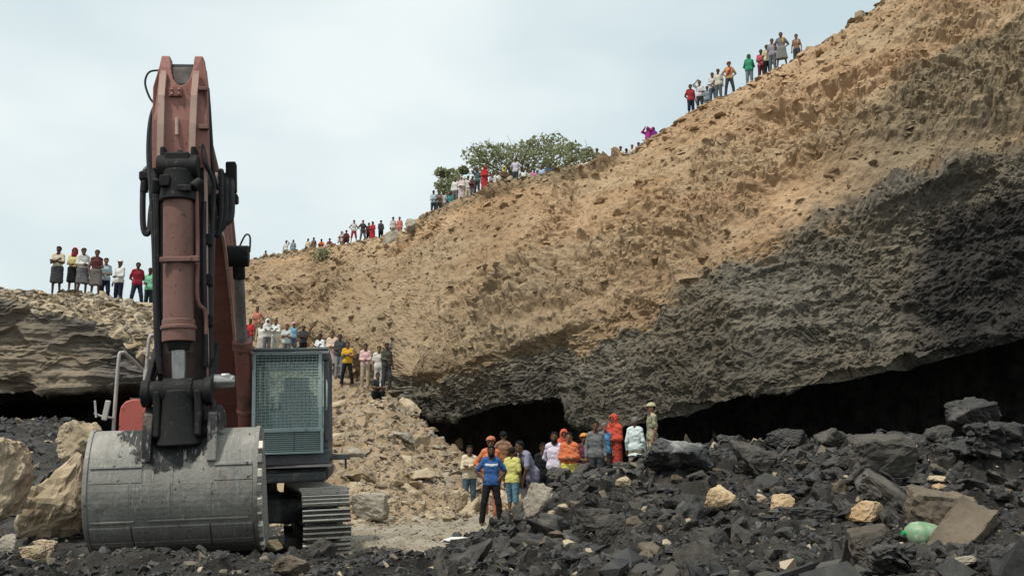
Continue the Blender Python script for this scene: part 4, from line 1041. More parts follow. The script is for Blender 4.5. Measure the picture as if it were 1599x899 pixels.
Bp('person in a long bright red dress on the far rim', 582, 345, 1.6, pz('stand', SHW), [('longhair', HAIR), ('shirt', RED), ('dress', RED)], 55, 72)
Bp('person in dark jacket behind the low brown rock', 595, 343, 1.65, pz('stand', CL), [hr, ('shirt', DGR), ('trousers', BLK)], 55, 72)
Bp('person in white shirt sitting on the low brown rock', 614, 338, 1.62, pz('stand', S), [hr, ('shirt', (.62, .58, .56)), ('trousers', KHK)], 55, 72)
Bp('person in salmon shirt next to the one sitting in white', 624, 338, 1.62, pz('stand', S), [hr, ('shirt', SALM), ('trousers', SALM)], 55, 72)
# ---- rim in front of the tree
G3 = 'people in front of the tree on the rim'
def Cp(label, px, hpy, h, pose, wear, face=0, Ya=43, Yb=65): add(label, px, hpy, h, Ya, Yb, 'rim', pose, wear, face, None, 1, G3)
Cp('person in pale blue shirt at the left end of the tree crowd', 677, 297, 1.62, pz('stand', CL), [hr, ('shirt', LBL), ('trousers', DGR)])
Cp('person in grey brown shirt second from the left of the tree crowd', 685, 297, 1.6, pz('stand', FO), [hr, ('shirt', (.24, .20, .18)), ('trousers', DGR)])
Cp('person in light grey shirt left of the teal shirt', 693, 298, 1.6, pz('stand', S), [hr, ('tshirt', (.42, .42, .43)), ('trousers', KHK)])
Cp('person in teal shirt in the tree crowd', 703, 299, 1.6, pz('stand', S), [hr, ('tshirt', TEAL), ('trousers', DGR)])
Cp('person in white shirt under the small tree', 711, 277, 1.65, pz('stand', S), [hr, ('shirt', WHT), ('trousers', GRY)])
Cp('person in pinkish white top right of the white shirt under the tree', 721, 276, 1.6, pz('stand', CL), [('headscarf', (.58, .47, .45)), ('shawl', (.62, .52, .5)), ('dress', (.55, .45, .45))])
Cp('person in off-white long shirt left of the raised arm', 731, 274, 1.62, pz('stand', S), [hr, ('longshirt', (.58, .57, .53)), ('trousers', CRM)])
Cp('person in dark teal shirt shading the eyes with a hand', 745, 262, 1.66, pz('stand', S, SHD), [hr, ('tshirt', (.09, .15, .14)), ('trousers', DGR)])
Cp('person veiled and dressed in bright red under the tree', 757, 259, 1.6, pz('stand', SHW), [('headscarf', RED), ('shawl', RED), ('dress', RED)])
Cp('person in white shirt and trousers right of the red veil', 776, 267, 1.6, pz('stand', S), [hr, ('shirt', WHT), ('trousers', WHT)])
Cp('person with yellow headscarf over brown clothes', 787, 260, 1.6, pz('stand', CL), [('headscarf', (.60, .50, .10)), ('shirt', BRN), ('dress', BRN)])
Cp('person in lavender white shirt with hands on hips before the tree', 805, 246, 1.68, pz('stand', HP), [hr, ('tshirt', (.52, .50, .57)), ('trousers', DGR)])
Cp('person in pink shirt sitting along the rim before the tree', 834, 262, 1.6, pz('stand', S), [hr, ('tshirt', (.56, .22, .36)), ('trousers', DGR)])
Cp('person in pale blue top right of the pink shirt', 846, 258, 1.6, pz('stand', S), [hr, ('shirt', (.36, .48, .60)), ('trousers', GRY)])
Cp('person in dark blue top before the middle of the tree', 859, 256, 1.6, pz('stand', S), [hr, ('shirt', (.06, .10, .17)), ('trousers', DGR)])
Cp('person in cream top right of the dark blue one', 872, 258, 1.6, pz('stand', S), [('headscarf', CRM), ('shawl', CRM), ('dress', CRM)])
Cp('person in bluish white shirt at the right of the tree', 884, 256, 1.6, pz('stand', S), [hr, ('shirt', (.50, .55, .66)), ('trousers', GRY)])
Cp('person with white head cloth low behind the rim by the tree', 904, 251, 1.6, pz('stand', S), [('headscarf', WHT), ('shawl', WHT), ('dress', WHT)])
Cp('person in cream head cloth left of the olive shirt', 920, 246, 1.6, pz('stand', S), [('turban', (.60, .55, .45)), ('shirt', (.62, .60, .55)), ('trousers', GRY)], 0, 41, 62)
Cp('person in olive brown clothes standing tall right of the tree', 932, 231, 1.68, pz('stand', S, 'behind'), [hr, ('shirt', OLV), ('trousers', DGR)], 0, 41, 62)
Cp('person in dark clothes pointing right of the olive shirt', 945, 242, 1.62, pz('stand', PT, S), [hr, ('shirt', NAVY), ('trousers', BLK)], 0, 41, 62)
Cp('person in orange brown top right of the pointing one', 957, 241, 1.6, pz('stand', S), [hr, ('tshirt', (.42, .18, .09)), ('trousers', DGR)], 0, 41, 62)
Cp('person with only head and white collar above the rim', 969, 228, 1.6, pz('stand', S), [hr, ('shirt', WHT), ('trousers', GRY)], 0, 40, 60)
Cp('person with head just above the rim, black scarf', 978, 231, 1.6, pz('stand', S), [('longhair', HAIR), ('shirt', GREYB), ('trousers', DGR)], 0, 40, 60)
Cp('person with head above the rim left of the salmon top', 987, 225, 1.6, pz('stand', S), [hr, ('tshirt', (.55, .54, .50)), ('trousers', DGR)], 0, 40, 60)
Cp('person in salmon top partly hidden by the sloping rim', 997, 222, 1.6, pz('stand', S), [hr, ('tshirt', (.46, .19, .15)), ('trousers', DGR)], 0, 40, 60)
Cp('person draped in magenta with arms lifted on the rising rim', 1012, 198, 1.62, pz('stand', SHD), [('headscarf', MAG), ('shawl', MAG), ('dress', MAG)], R(-30), 39, 56)
Cp('person in violet clothes close behind the magenta one', 1020, 198, 1.6, pz('stand', SHW), [('headscarf', (.17, .035, .22)), ('shawl', (.17, .035, .22)), ('dress', (.15, .03, .18))], R(-20), 39, 56)
Cp('person in grey top between the red veil and the yellow headscarf', 769, 270, 1.6, pz('stand', FO), [hr, ('tshirt', (.30, .30, .31)), ('trousers', DGR)])
Cp('person in sand coloured shirt left of the hands on hips', 795, 268, 1.6, pz('stand', S), [hr, ('shirt', (.42, .36, .26)), ('trousers', DGR)])
Cp('person in white vest right of the hands on hips', 818, 262, 1.6, pz('stand', CL), [hr, ('tank', WHT), ('lungi', GRY)])
Cp('person in pale green top right of the white vest', 826, 264, 1.58, pz('stand', S), [hr, ('tshirt', (.36, .46, .38)), ('trousers', DGR)])
Cp('person in white cap and grey shirt before the right part of the tree', 893, 254, 1.6, pz('stand', S), [('cap', WHT), ('shirt', (.33, .34, .36)), ('trousers', DGR)])
Cp('person in white shawl just left of the cream head cloth', 912, 248, 1.6, pz('stand', SHW), [hr, ('shawl', (.62, .62, .6)), ('trousers', GRY)], 0, 41, 62)
Cp('person in maroon top right of the red shirt under the small tree', 738, 274, 1.55, pz('stand', FO), [hr, ('tshirt', MAR), ('trousers', GRY)])
# ---- high rim at right
G4 = 'people on the high right rim'
def Dp(label, px, hpy, h, pose, wear, face=0, Ya=35, Yb=52, skin=None): add(label, px, hpy, h, Ya, Yb, 'rim', pose, wear, face, skin, 1, G4)
Dp('person in red polo shirt and dark shorts, lowest on the high rim', 1078, 131, 1.66, pz('stand', S, BH), [hr, ('tshirt', (.36, .04, .05)), ('shorts', NAVY)])
Dp('person in white shirt with raised hand beside the red polo', 1092, 125, 1.62, pz('stand', CL, SHD), [hr, ('tshirt', (.60, .61, .62)), ('trousers', DGR)])
Dp('person in grey shirt half hidden left of the pink collar', 1104, 134, 1.5, pz('stand', S), [hr, ('tshirt', GREYB), ('jeans', JEAN)])
Dp('person in white shirt with pink cloth on the shoulder', 1112, 113, 1.62, pz('stand', CL), [hr, ('shirt', (.56, .54, .55)), ('towel', (.55, .14, .2)), ('jeans', JEAN)])
Dp('person in cream shirt and grey blue trousers left of the yellow drape', 1121, 107, 1.62, pz('stand', S), [hr, ('tshirt', (.55, .52, .42)), ('jeans', SLATE)])
Dp('person draped in yellow and red with hands on hips', 1138, 96, 1.66, pz('wide', HP), [('turban', (.30, .10, .07)), ('tshirt', (.52, .33, .16)), ('sash', (.45, .06, .05)), ('trousers', DGR)])
Dp('person in green hooded top and grey jeans on the high rim', 1169, 84, 1.64, pz('stand', BH), [('hoodie', GRN), hr, ('jeans', (.17, .21, .23))])
Dp('person in pink red shirt and dark red trousers on the high rim', 1188, 77, 1.62, pz('stand', CL), [hr, ('tshirt', (.50, .10, .13)), ('trousers', MAR)])
Dp('person in pale yellow t-shirt behind the pink red shirt', 1197, 70, 1.62, pz('stand', S), [hr, ('tshirt', (.58, .58, .38)), ('trousers', BLK)])
Dp('person in greyish lavender shirt left of the yellow scarf', 1205, 60, 1.64, pz('stand', S), [hr, ('tshirt', (.27, .25, .28)), ('trousers', SLATE)])
Dp('person in grey shirt and wrap with yellow scarf on one shoulder', 1219, 50, 1.70, pz('wide', HP), [hr, ('tshirt', (.17, .16, .16)), ('towel', (.52, .38, .05)), ('lungi', (.20, .20, .19))])
Dp('bare-chested person with cloth round the neck, topmost on the rim', 1243, 53, 1.66, pz('stand', S), [hr, ('towel', (.45, .30, .28)), ('trousers', DGR)], 0, 35, 52, 1)
# ---- on the debris slope behind the cab
G5 = 'people on the debris slope behind the cab'
def Ep(label, px, hpy, h, pose, wear, face=0, Ya=25, Yb=52, mode='first'): add(label, px, hpy, h, Ya, Yb, mode, pose, wear, face, None, 1, G5)
Ep('person in orange shirt standing highest on the slope behind the cab', 402, 478, 1.62, pz('stand', HP, CL), [hr, ('tshirt', (.52, .21, .15)), ('trousers', KHK)])
Ep('person in red shirt between boom cylinder and cab', 391, 495, 1.6, pz('stand', S), [hr, ('tshirt', RED), ('trousers', GRY)])
Ep('person in dark brown shirt partly behind the boom cylinder', 383, 506, 1.6, pz('stand', CL), [hr, ('shirt', MAR), ('trousers', DGR)])
Ep('person in white vest and pale wrap left of the cab', 409, 503, 1.55, pz('stand', S), [hr, ('tank', WHT), ('lungi', (.50, .47, .42))])
Ep('person with white cloth over head and white shirt above the cab', 418, 497, 1.62, pz('stand', FO), [('headscarf', WHT), ('shirt', WHT), ('trousers', SLATE)])
Ep('person in white checked shirt second from left above the cab', 431, 497, 1.66, pz('stand', FO), [hr, ('shirt', (.64, .66, .62)), ('trousers', (.5, .5, .47))])
Ep('person in pale grey blue shirt with folded arms above the cab', 448, 505, 1.64, pz('stand', FO), [hr, ('tshirt', (.48, .54, .54)), ('trousers', GRY)])
Ep('person in sky blue shirt and reddish cap above the cab', 459, 503, 1.66, pz('stand', S), [('turban', (.55, .33, .30)), ('tshirt', (.22, .42, .56)), ('jeans', JEAN)])
Ep('person in dark navy shirt with folded arms above the cab', 474, 508, 1.64, pz('stand', FO), [hr, ('tshirt', (.05, .048, .06)), ('trousers', BLK)])
Ep('person in white shirt above the right corner of the cab', 500, 520, 1.62, pz('stand', FO), [hr, ('shirt', (.62, .65, .66)), ('trousers', GRY)])
Ep('person in peach shawl and pinkish wrap right of the cab', 519, 517, 1.64, pz('stand', SHW), [hr, ('wrap', (.60, .47, .36)), ('lungi', PPNK)])
Ep('person in dark vest and blue trousers behind the peach shawl', 531, 521, 1.66, pz('stand', S, SHW), [hr, ('tshirt', (.06, .065, .075)), ('trousers', GREYB)])
Ep('person in bright yellow t-shirt with folded arms on the debris slope', 543, 533, 1.60, pz('wide', FO), [hr, ('tshirt', (.66, .37, .035)), ('trousers', BLK)])
Ep('person in pink shirt with clasped hands and cream trousers', 571, 528, 1.66, pz('stand', CL), [hr, ('shirt', (.68, .45, .45)), ('trousers', (.48, .40, .29))])
Ep('person in white shirt with pink cloth right of the pink shirt', 592, 534, 1.64, pz('stand', S), [hr, ('tshirt', (.62, .58, .54)), ('towel', (.60, .36, .38)), ('trousers', (.48, .45, .41))])
Ep('person in dark olive shirt at the right of the slope group', 604, 531, 1.66, pz('step', S, CL), [hr, ('shirt', (.085, .08, .065)), ('trousers', DGR)], R(30))
Ep('person squatting in black with white cloth on the slope', 590, 582, 1.60, pz('squat', S), [hr, ('towel', WHT), ('tshirt', (.03, .028, .032)), ('lungi', (.022, .022, .025))], 0, 24, 40)
# ---- on the pit floor and behind the coal heap
G6 = 'people on the pit floor'
def Fp(label, px, hpy, Y, pose, wear, face=0, skin=0, hmin=1.42, hmax=1.78, drop=1.0):
    z, n_, w_ = down(X_at(px, Y, 1), Y, 2.2)
    hd_ = P(px, hpy, Y); h = (hd_.z - z) / drop
    h2 = min(max(h, hmin), hmax); zz = hd_.z - h2 * drop
    zz = min(zz, z)
    return person(label, Vector((X_at(px, Y, zz + 1), Y, zz - .02)), h2, pose, wear, -math.atan2(X_at(px, Y, 1), Y) * .9 + face, skin, 0, G6)
Fp('person in cream shirt with folded arms and blue jeans', 733, 694, 24.0, pz('stand', FO), [hr, ('shirt', (.62, .53, .38)), ('jeans', JEAN)], R(10), 0)
Fp('person in orange shirt standing right behind the blue striped shirt', 766, 681, 22.6, pz('stand', HP), [('turban', (.45, .17, .10)), ('shirt', (.56, .18, .08)), ('trousers', (.45, .16, .10))], 0, 0, 1.42, 1.85)
Fp('person in blue t-shirt with white chest stripe and black trousers', 767, 694, 20.6, pz('wide', HP), [hr, bd, ('tshirt', (.04, .11, .29)), ('band', (.60, .64, .66)), ('trousers', BLK)], R(4), 2)
Fp('person in yellow t-shirt and cropped jeans seen from behind', 800, 697, 22.4, pz('step', S), [hr, ('tshirt', (.56, .54, .17)), ('shorts', (.12, .22, .29))], R(155), 0)
Fp('bare-backed person at the mouth of the small cave', 786, 656, 26.0, pz('stand', HP), [hr, ('lungi', (.16, .11, .08))], R(170), 1)
Fp('person in grey lavender t-shirt and grey shorts bending forward', 832, 672, 22.6, pz('lean', S), [hr, ('tshirt', (.23, .225, .30)), ('shorts', (.15, .155, .19))], R(-60), 0, 1.5, 1.85, .87)
Fp('person in black clothes behind the pale lavender shirt', 848, 668, 24.4, pz('stand', S), [hr, ('shirt', BLK), ('trousers', BLK)], R(20), 2)
Fp('bearded person in pale lavender long-sleeved shirt and black trousers', 866, 657, 22.8, pz('stand', BH), [hr, bd, ('longshirt', (.64, .58, .68)), ('trousers', BLK)], R(-5), 0)
Fp('person with orange red headscarf behind the pale lavender shirt', 881, 656, 25.0, pz('stand', SHW), [('headscarf', (.52, .10, .06)), ('shawl', (.52, .10, .06)), ('dress', (.55, .07, .04))], 0, 0)
Fp('small person in orange shawl and yellow skirt behind the coal', 889, 672, 22.6, pz('stand', SHW), [hr, ('shawl', (.56, .16, .07)), ('dress', (.62, .52, .12))], R(-10), 1, 1.25, 1.7)
Fp('person with golden orange turban and maroon shirt', 912, 655, 25.0, pz('stand', CL), [('turban', (.62, .27, .05)), ('tshirt', (.13, .035, .055)), ('trousers', DGR)], R(5), 0)
Fp('bearded person in dark grey shirt just behind the coal heap', 930, 656, 22.0, pz('stand', S), [hr, ('shirt', (.15, .155, .155)), ('trousers', DGR)], R(5), 0)
Fp('balding person in bright blue shirt behind the grey shirt', 944, 659, 24.0, pz('stand', S), [('hair', GREYHAIR), ('tshirt', (.10, .27, .50)), ('trousers', DGR)], R(30), 1)
Fp('person veiled in vivid orange red cloth looking left', 959, 645, 24.2, pz('stand', SHW), [('headscarf', (.50, .075, .045)), ('wrap', (.50, .075, .045)), ('dress', (.42, .06, .04))], R(-35), 1)
Fp('grey-haired person in pale mint shirt seen from behind', 992, 650, 23.6, pz('stand', S), [('hair', GREYHAIR), ('longshirt', (.60, .68, .66)), ('trousers', KHK)], R(165), 0)
Fp('person in camouflage uniform and cap looking left', 1018, 628, 23.0, pz('stand', S), [('cap', (.42, .40, .23)), ('hair', HAIR), ('tshirt', 'camo'), ('trousers', 'camo')], R(-75), 1)
print('people', round(time.time() - T0, 1))
# ------------------------------------------------------------------ mesh builder for machines
class MB:
    def __init__(s): s.v, s.f, s.mi = [], [], []
    def add(s, v, f, mi=0):
        b = len(s.v); s.v += [tuple(q) for q in v]; s.f += [tuple(i + b for i in q) for q in f]; s.mi += [mi] * len(f)
        return s
    def box(s, c, size, rot=None, mi=0, taper=1.0):
        hx, hy, hz = size[0] / 2, size[1] / 2, size[2] / 2
        pts = [Vector((x * hx * (taper if z > 0 else 1), y * hy, z * hz)) for z in (-1, 1) for y in (-1, 1) for x in (-1, 1)]
        if rot is not None: pts = [rot @ q for q in pts]
        c = Vector(c)
        return s.add([q + c for q in pts], [(0, 2, 3, 1), (4, 5, 7, 6), (0, 1, 5, 4), (2, 6, 7, 3), (0, 4, 6, 2), (1, 3, 7, 5)], mi)
    def tube(s, pts, r, n=10, mi=0, cap=True):
        pts = [Vector(q) for q in pts]; m = len(pts)
        rs = r if isinstance(r, (list, tuple)) else [r] * m
        rings, ref = [], None
        for i in range(m):
            t = (pts[min(i + 1, m - 1)] - pts[max(i - 1, 0)]).normalized()
            if ref is None:
                ref = Vector((0, 0, 1)) if abs(t.z) < .9 else Vector((1, 0, 0))
            a = (ref - t * ref.dot(t)).normalized(); b = t.cross(a); ref = a
            rings.append([pts[i] + (a * math.cos(2 * math.pi * k / n) + b * math.sin(2 * math.pi * k / n)) * rs[i] for k in range(n)])
        f = [(i * n + k, i * n + (k + 1) % n, (i + 1) * n + (k + 1) % n, (i + 1) * n + k) for i in range(m - 1) for k in range(n)]
        if cap: f += [tuple(range(n - 1, -1, -1)), tuple(range((m - 1) * n, m * n))]
        return s.add([q for rg in rings for q in rg], f, mi)
    def prism(s, prof, x0, x1, mi=0):
        """profile of (reach, height) points, extruded across the machine; reach is towards the bucket"""
        n = len(prof)
        v = [(x0, -a, b) for a, b in prof] + [(x1, -a, b) for a, b in prof]
        ar = sum(prof[i][0] * prof[(i + 1) % n][1] - prof[(i + 1) % n][0] * prof[i][1] for i in range(n))
        f = [tuple(range(n)), tuple(range(2 * n - 1, n - 1, -1))] + [(i, i + n, (i + 1) % n + n, (i + 1) % n) for i in range(n)]
        if ar > 0: f = [tuple(reversed(q)) for q in f]
        return s.add(v, f, mi)
    def build(s, name, mats, parent=None, bevel=0.0, smooth=False, seg=2):
        me = bpy.data.meshes.new(name); me.from_pydata(s.v, [], s.f)
        mats = mats if isinstance(mats, (list, tuple)) else [mats]
        for m in mats: me.materials.append(m)
        me.polygons.foreach_set('material_index', s.mi)
        bm = bmesh.new(); bm.from_mesh(me); bmesh.ops.recalc_face_normals(bm, faces=bm.faces); bm.to_mesh(me); bm.free()
        if smooth:
            me.polygons.foreach_set('use_smooth', [True] * len(me.polygons))
            me.set_sharp_from_angle(angle=R(38))
        o = link(name, me, parent=parent)
        if bevel:
            b = o.modifiers.new('bevel', 'BEVEL'); b.width = bevel; b.segments = seg; b.limit_method = 'ANGLE'; b.angle_limit = R(35)
        return o
def spline(pts, n=6):
    pts = [Vector(q) for q in pts]; out = []
    for i in range(len(pts) - 1):
        p0, p1, p2, p3 = pts[max(i - 1, 0)], pts[i], pts[i + 1], pts[min(i + 2, len(pts) - 1)]
        for k in range(n):
            t = k / n
            out.append(.5 * ((2 * p1) + (p2 - p0) * t + (2 * p0 - 5 * p1 + 4 * p2 - p3) * t * t + (3 * p1 - p0 - 3 * p2 + p3) * t ** 3))
    return out + [pts[-1]]

M['red'] = paint_mat('faded_red_paint', (.20, .072, .055), (.27, .115, .09), (.075, .05, .042), 2.2, .56, .6)
M['red_head'] = paint_mat('faded_pink_red_paint', (.27, .115, .092), (.35, .175, .145), (.10, .055, .045), 2.6, .58, .65)
M['arm_dark'] = paint_mat('grimy_brown_arm_paint', (.05, .036, .032), (.10, .055, .045), (.018, .017, .017), 2.5, .47, .6)
M['red_dark'] = paint_mat('dusty_brown_red_paint', (.165, .078, .062), (.22, .115, .092), (.07, .05, .042), 2.0, .57, .6)
M['red_box'] = paint_mat('toolbox_red_paint', (.40, .085, .065), (.46, .125, .10), (.10, .04, .035), 3.5, .62, .55)
M['edge'] = paint_mat('worn_pink_edge', (.46, .29, .235), (.56, .40, .33), (.24, .13, .10), 5, .6, .6)
M['grease'] = paint_mat('black_grease', (.010, .010, .0105), (.022, .021, .021), (.06, .056, .052), 6, .64, .66, spec=.2)
M['rubber'] = paint_mat('black_hose_rubber', (.018, .018, .02), (.03, .03, .032), (.07, .065, .06), 6, .6, .6)
M['rod'] = paint_mat('cylinder_rod_steel', (.28, .28, .27), (.40, .39, .37), (.12, .115, .11), 5, .6, .32, .05, .8)
M['cabgrey'] = paint_mat('cab_grey_green_paint', (.07, .09, .09), (.11, .135, .13), (.14, .14, .125), 3, .6, .5)
M['cabside'] = paint_mat('cab_frame_grey_paint', (.075, .075, .085), (.11, .11, .12), (.16, .15, .13), 3, .6, .5)
M['grille'] = paint_mat('grille_pale_grey_green_paint', (.30, .38, .365), (.40, .47, .45), (.12, .13, .12), 8, .58, .5)
M['wire'] = paint_mat('guard_wire_grey_green_paint', (.27, .35, .335), (.35, .43, .41), (.09, .10, .1), 8, .6, .5)
M['under'] = paint_mat('undercarriage_dark_paint', (.042, .044, .046), (.075, .076, .076), (.16, .145, .12), 3, .55, .6)
M['shoe'] = paint_mat('track_shoe_steel', (.06, .052, .045), (.11, .095, .08), (.20, .17, .135), 6, .55, .6, .2, .3)
M['grouser'] = paint_mat('worn_grouser_steel', (.56, .52, .45), (.70, .66, .58), (.22, .19, .16), 9, .6, .45, .15, .4)
M['rail'] = paint_mat('pale_handrail_paint', (.38, .37, .345), (.47, .455, .42), (.20, .19, .17), 8, .62, .5)
M['seat'] = cloth_mat('seat_fabric', (.045, .055, .058))
M['trim'] = cloth_mat('cab_trim_plastic', (.20, .245, .235))
def bucket_mat():
    t = NT('bucket_steel'); v = t.coord()
    col = t.mix(t.ramp(t.noise(v, 1.6, 6, .6), .35, .68), c4(.20, .192, .172), c4(.29, .278, .248))
    col = t.mix(t.ramp(t.noise(t.coord(scale=(6, 1, .7)), 2.4, 5, .6), .56, .74), col, c4(.175, .175, .165))
    col = t.mix(t.ramp(t.noise(v, 3.1, 6, .66), .6, .7), col, c4(.16, .158, .148))
    sx = t.n.new('ShaderNodeSeparateXYZ'); t.l.new(v, sx.inputs[0])
    # black grease that has dripped from the pins on to the top of the bucket
    near = t.math('SUBTRACT', .72, t.math('ABSOLUTE', t.math('SUBTRACT', sx.outputs[0], .05)), True)
    high = t.math('MULTIPLY', t.math('SUBTRACT', sx.outputs[2], 1.2, True), 2.1)
    g = t.math('ADD', t.math('MULTIPLY', t.math('MULTIPLY', near, high), 1.15), t.math('MULTIPLY', t.noise(v, 11, 6, .7), .62))
    col = t.mix(t.ramp(g, .66, .72), col, c4(.022, .022, .022))
    col = t.mix(t.ramp(t.noise(v, 17, 2, .5), .69, .72), col, c4(.05, .048, .045))
    lowd = t.math('ADD', t.math('SUBTRACT', 1.12, sx.outputs[2]), t.math('MULTIPLY', t.noise(v, 2.6, 5, .6), .5))
    col = t.mix(t.ramp(lowd, .5, .95), col, c4(.13, .125, .11))
    col = t.mix(t.ramp(t.noise(t.coord(scale=(9, 1, 1.2)), 6, 4, .7), .58, .66), col, c4(.34, .33, .305)); col = t.mix(t.ramp(t.noise(v, 3.3, 8, .72), .56, .70), col, c4(.15, .118, .09))
    t.bump(t.noise(v, 3.5, 6, .6), .5, .05)
    return t.done(col, t.ramp(t.noise(v, 5, 4, .6), .3, .7, (.5, .5, .5, 1), (.75, .75, .75, 1)), .12, .35)
M['bucket'] = bucket_mat()
def glass_mat(name, tint, dust, fac):
    m = bpy.data.materials.new(name); m.use_nodes = True; n, l = m.node_tree.nodes, m.node_tree.links; n.clear()
    o = n.new('ShaderNodeOutputMaterial'); tr = n.new('ShaderNodeBsdfTransparent'); gl = n.new('ShaderNodeBsdfGlossy'); df = n.new('ShaderNodeBsdfDiffuse')
    tr.inputs[0].default_value = c4(tint); gl.inputs['Roughness'].default_value = .04; df.inputs[0].default_value = c4(dust)
    m1 = n.new('ShaderNodeMixShader'); m2 = n.new('ShaderNodeMixShader'); m1.inputs[0].default_value = fac; m2.inputs[0].default_value = .08
    l.new(tr.outputs[0], m1.inputs[1]); l.new(df.outputs[0], m1.inputs[2]); l.new(m1.outputs[0], m2.inputs[1]); l.new(gl.outputs[0], m2.inputs[2]); l.new(m2.outputs[0], o.inputs[0])
    return m
M['glass'] = glass_mat('dusty_green_cab_glass', (.93, 1.0, .98), (.50, .66, .62), .2)

EX = bpy.data.objects.new('excavator', None); COL.objects.link(EX)
EX.location = (-4.10, 14.33, .10); EX.rotation_euler = (0, R(-1.8), R(9.2))
tag(EX, 'faded red crawler excavator with raised arm and big grey bucket at left', 'excavator')

# ---- undercarriage: yawed a little further round than the house
UY = R(7)
def track(xc):
    root = MB()
    L2, rad, zc = 1.85, .40, .50
    for sx in (-1, 1): root.box((sx * .09, 0, .5), (.05, 3.5, .34))
    root.box((0, 0, .66), (.26, 3.0, .14))
    tr = root.build('track', M['under'], EX, .015)
    tr.rotation_euler = (0, 0, UY); tr.location = (xc * math.cos(UY), xc * math.sin(UY), 0)
    for yy, rr, nm in ((-L2, .39, 'idler_wheel'), (L2, .38, 'sprocket_wheel')):
        w_ = MB().tube([(-.2, yy, zc), (-.13, yy, zc), (.13, yy, zc), (.2, yy, zc)], [rr * .55, rr, rr, rr * .55], 28).tube([(-.24, yy, zc), (.24, yy, zc)], .09, 12)
        w_.build(nm, M['under'], tr, .008, True)
    for k in range(7):
        yy = -1.35 + k * .45
        MB().tube([(-.17, yy, .25), (.17, yy, .25)], .11, 14).build('track_roller', M['under'], tr, .01, True)
    # shoes round the loop
    sh = MB().box((0, 0, 0), (.60, .17, .022))
    for gy in (-.064, 0, .064):
        sh.box((0, gy, .03), (.598, .016, .04), mi=1, taper=.995)
    sh.box((-.08, 0, -.05), (.04, .15, .07)).box((.08, 0, -.05), (.04, .15, .07))
    proto = sh.build('track_shoe', [M['shoe'], M['grouser']], tr)
    per = 4 * L2 + 2 * math.pi * (rad + .05); N = 50
    for k in range(N):
        o = proto if k == 0 else proto.copy()
        if k: COL.objects.link(o); o.parent = tr
        u = (k + .35) / N * per; rr = rad + .05
        if u < 2 * L2: y_, z_, a = -L2 + u, zc + rr + (-.03 * math.sin(math.pi * u / (2 * L2))), 0
        elif u < 2 * L2 + math.pi * rr:
            a = (u - 2 * L2) / rr; y_, z_ = L2 + rr * math.sin(a), zc + rr * math.cos(a)
        elif u < 4 * L2 + math.pi * rr: y_, z_, a = L2 - (u - 2 * L2 - math.pi * rr), zc - rr, math.pi
        else:
            a = math.pi + (u - 4 * L2 - math.pi * rr) / rr; y_, z_ = -L2 + rr * math.sin(a), zc + rr * math.cos(a)
        o.location = (random.uniform(-.004, .004), y_, z_); o.rotation_euler = (-a, 0, 0)
    return tr
random.seed(4)
track(1.19); track(-1.25)
cb = MB().box((0, 0, .72), (1.5, 1.5, .36)).box((.72, -.75, .68), (.6, .62, .34), Matrix.Rotation(R(35), 3, 'Z')).box((-.72, -.75, .68), (.6, .62, .34), Matrix.Rotation(R(-35), 3, 'Z'))
cb.box((.72, .75, .68), (.6, .62, .34), Matrix.Rotation(R(-35), 3, 'Z')).box((-.72, .75, .68), (.6, .62, .34), Matrix.Rotation(R(35), 3, 'Z'))
cbo = cb.build('undercarriage_frame', M['under'], EX, .06, seg=3); cbo.rotation_euler = (0, 0, UY)
MB().tube([(0, 0, .88), (0, 0, 1.12)], .68, 40).build('slewing_ring', M['under'], EX, .01, True)
# ---- house
MB().box((0, .55, 1.16), (2.9, 3.9, .16)).box((.92, -.95, 1.14), (1.02, 1.5, .13)).build('deck', M['under'], EX, .03)
MB().box((-.45, 1.55, 1.72), (1.9, 1.9, .96)).box((-1.1, .2, 1.6), (.72, 1.0, .7)).build('engine_cover', M['red'], EX, .05)
cw = [( -2.35, 1.02), (-2.95, 1.1), (-3.1, 1.5), (-3.0, 2.1), (-2.4, 2.2)]
MB().prism(cw, -1.42, 1.42).build('counterweight', M['red_dark'], EX, .06)
MB().tube([(-.5, 1.6, 2.2), (-.5, 1.6, 2.75)], .06, 12).build('exhaust_pipe', M['grease'], EX, 0, True)
tb = [(1.52, 1.25), (1.52, 2.05), (1.46, 2.16), (1.34, 2.22), (.55, 2.22), (.55, 1.25)]
tbm = MB(); n_ = 6
fr = [(-1.22, 1.25), (-.72, 1.25), (-.72, 2.22), (-1.06, 2.22), (-1.15, 2.19), (-1.205, 2.12), (-1.22, 2.02)]
tbm.add([(x, -1.52, z) for x, z in fr] + [(x, -.5, z) for x, z in fr], [tuple(range(7)), tuple(range(13, 6, -1))] + [(i, (i + 1) % 7, (i + 1) % 7 + 7, i + 7) for i in range(7)])
tbo = tbm.build('toolbox', M['red_box'], EX, .02)
MB().box((-.88, -1.53, 1.98), (.07, .03, .1)).build('latch', M['grease'], tbo, .006)
MB().box((-1.0, -1.0, 2.235), (.3, .5, .03)).build('tread_plate', M['under'], tbo, .004)
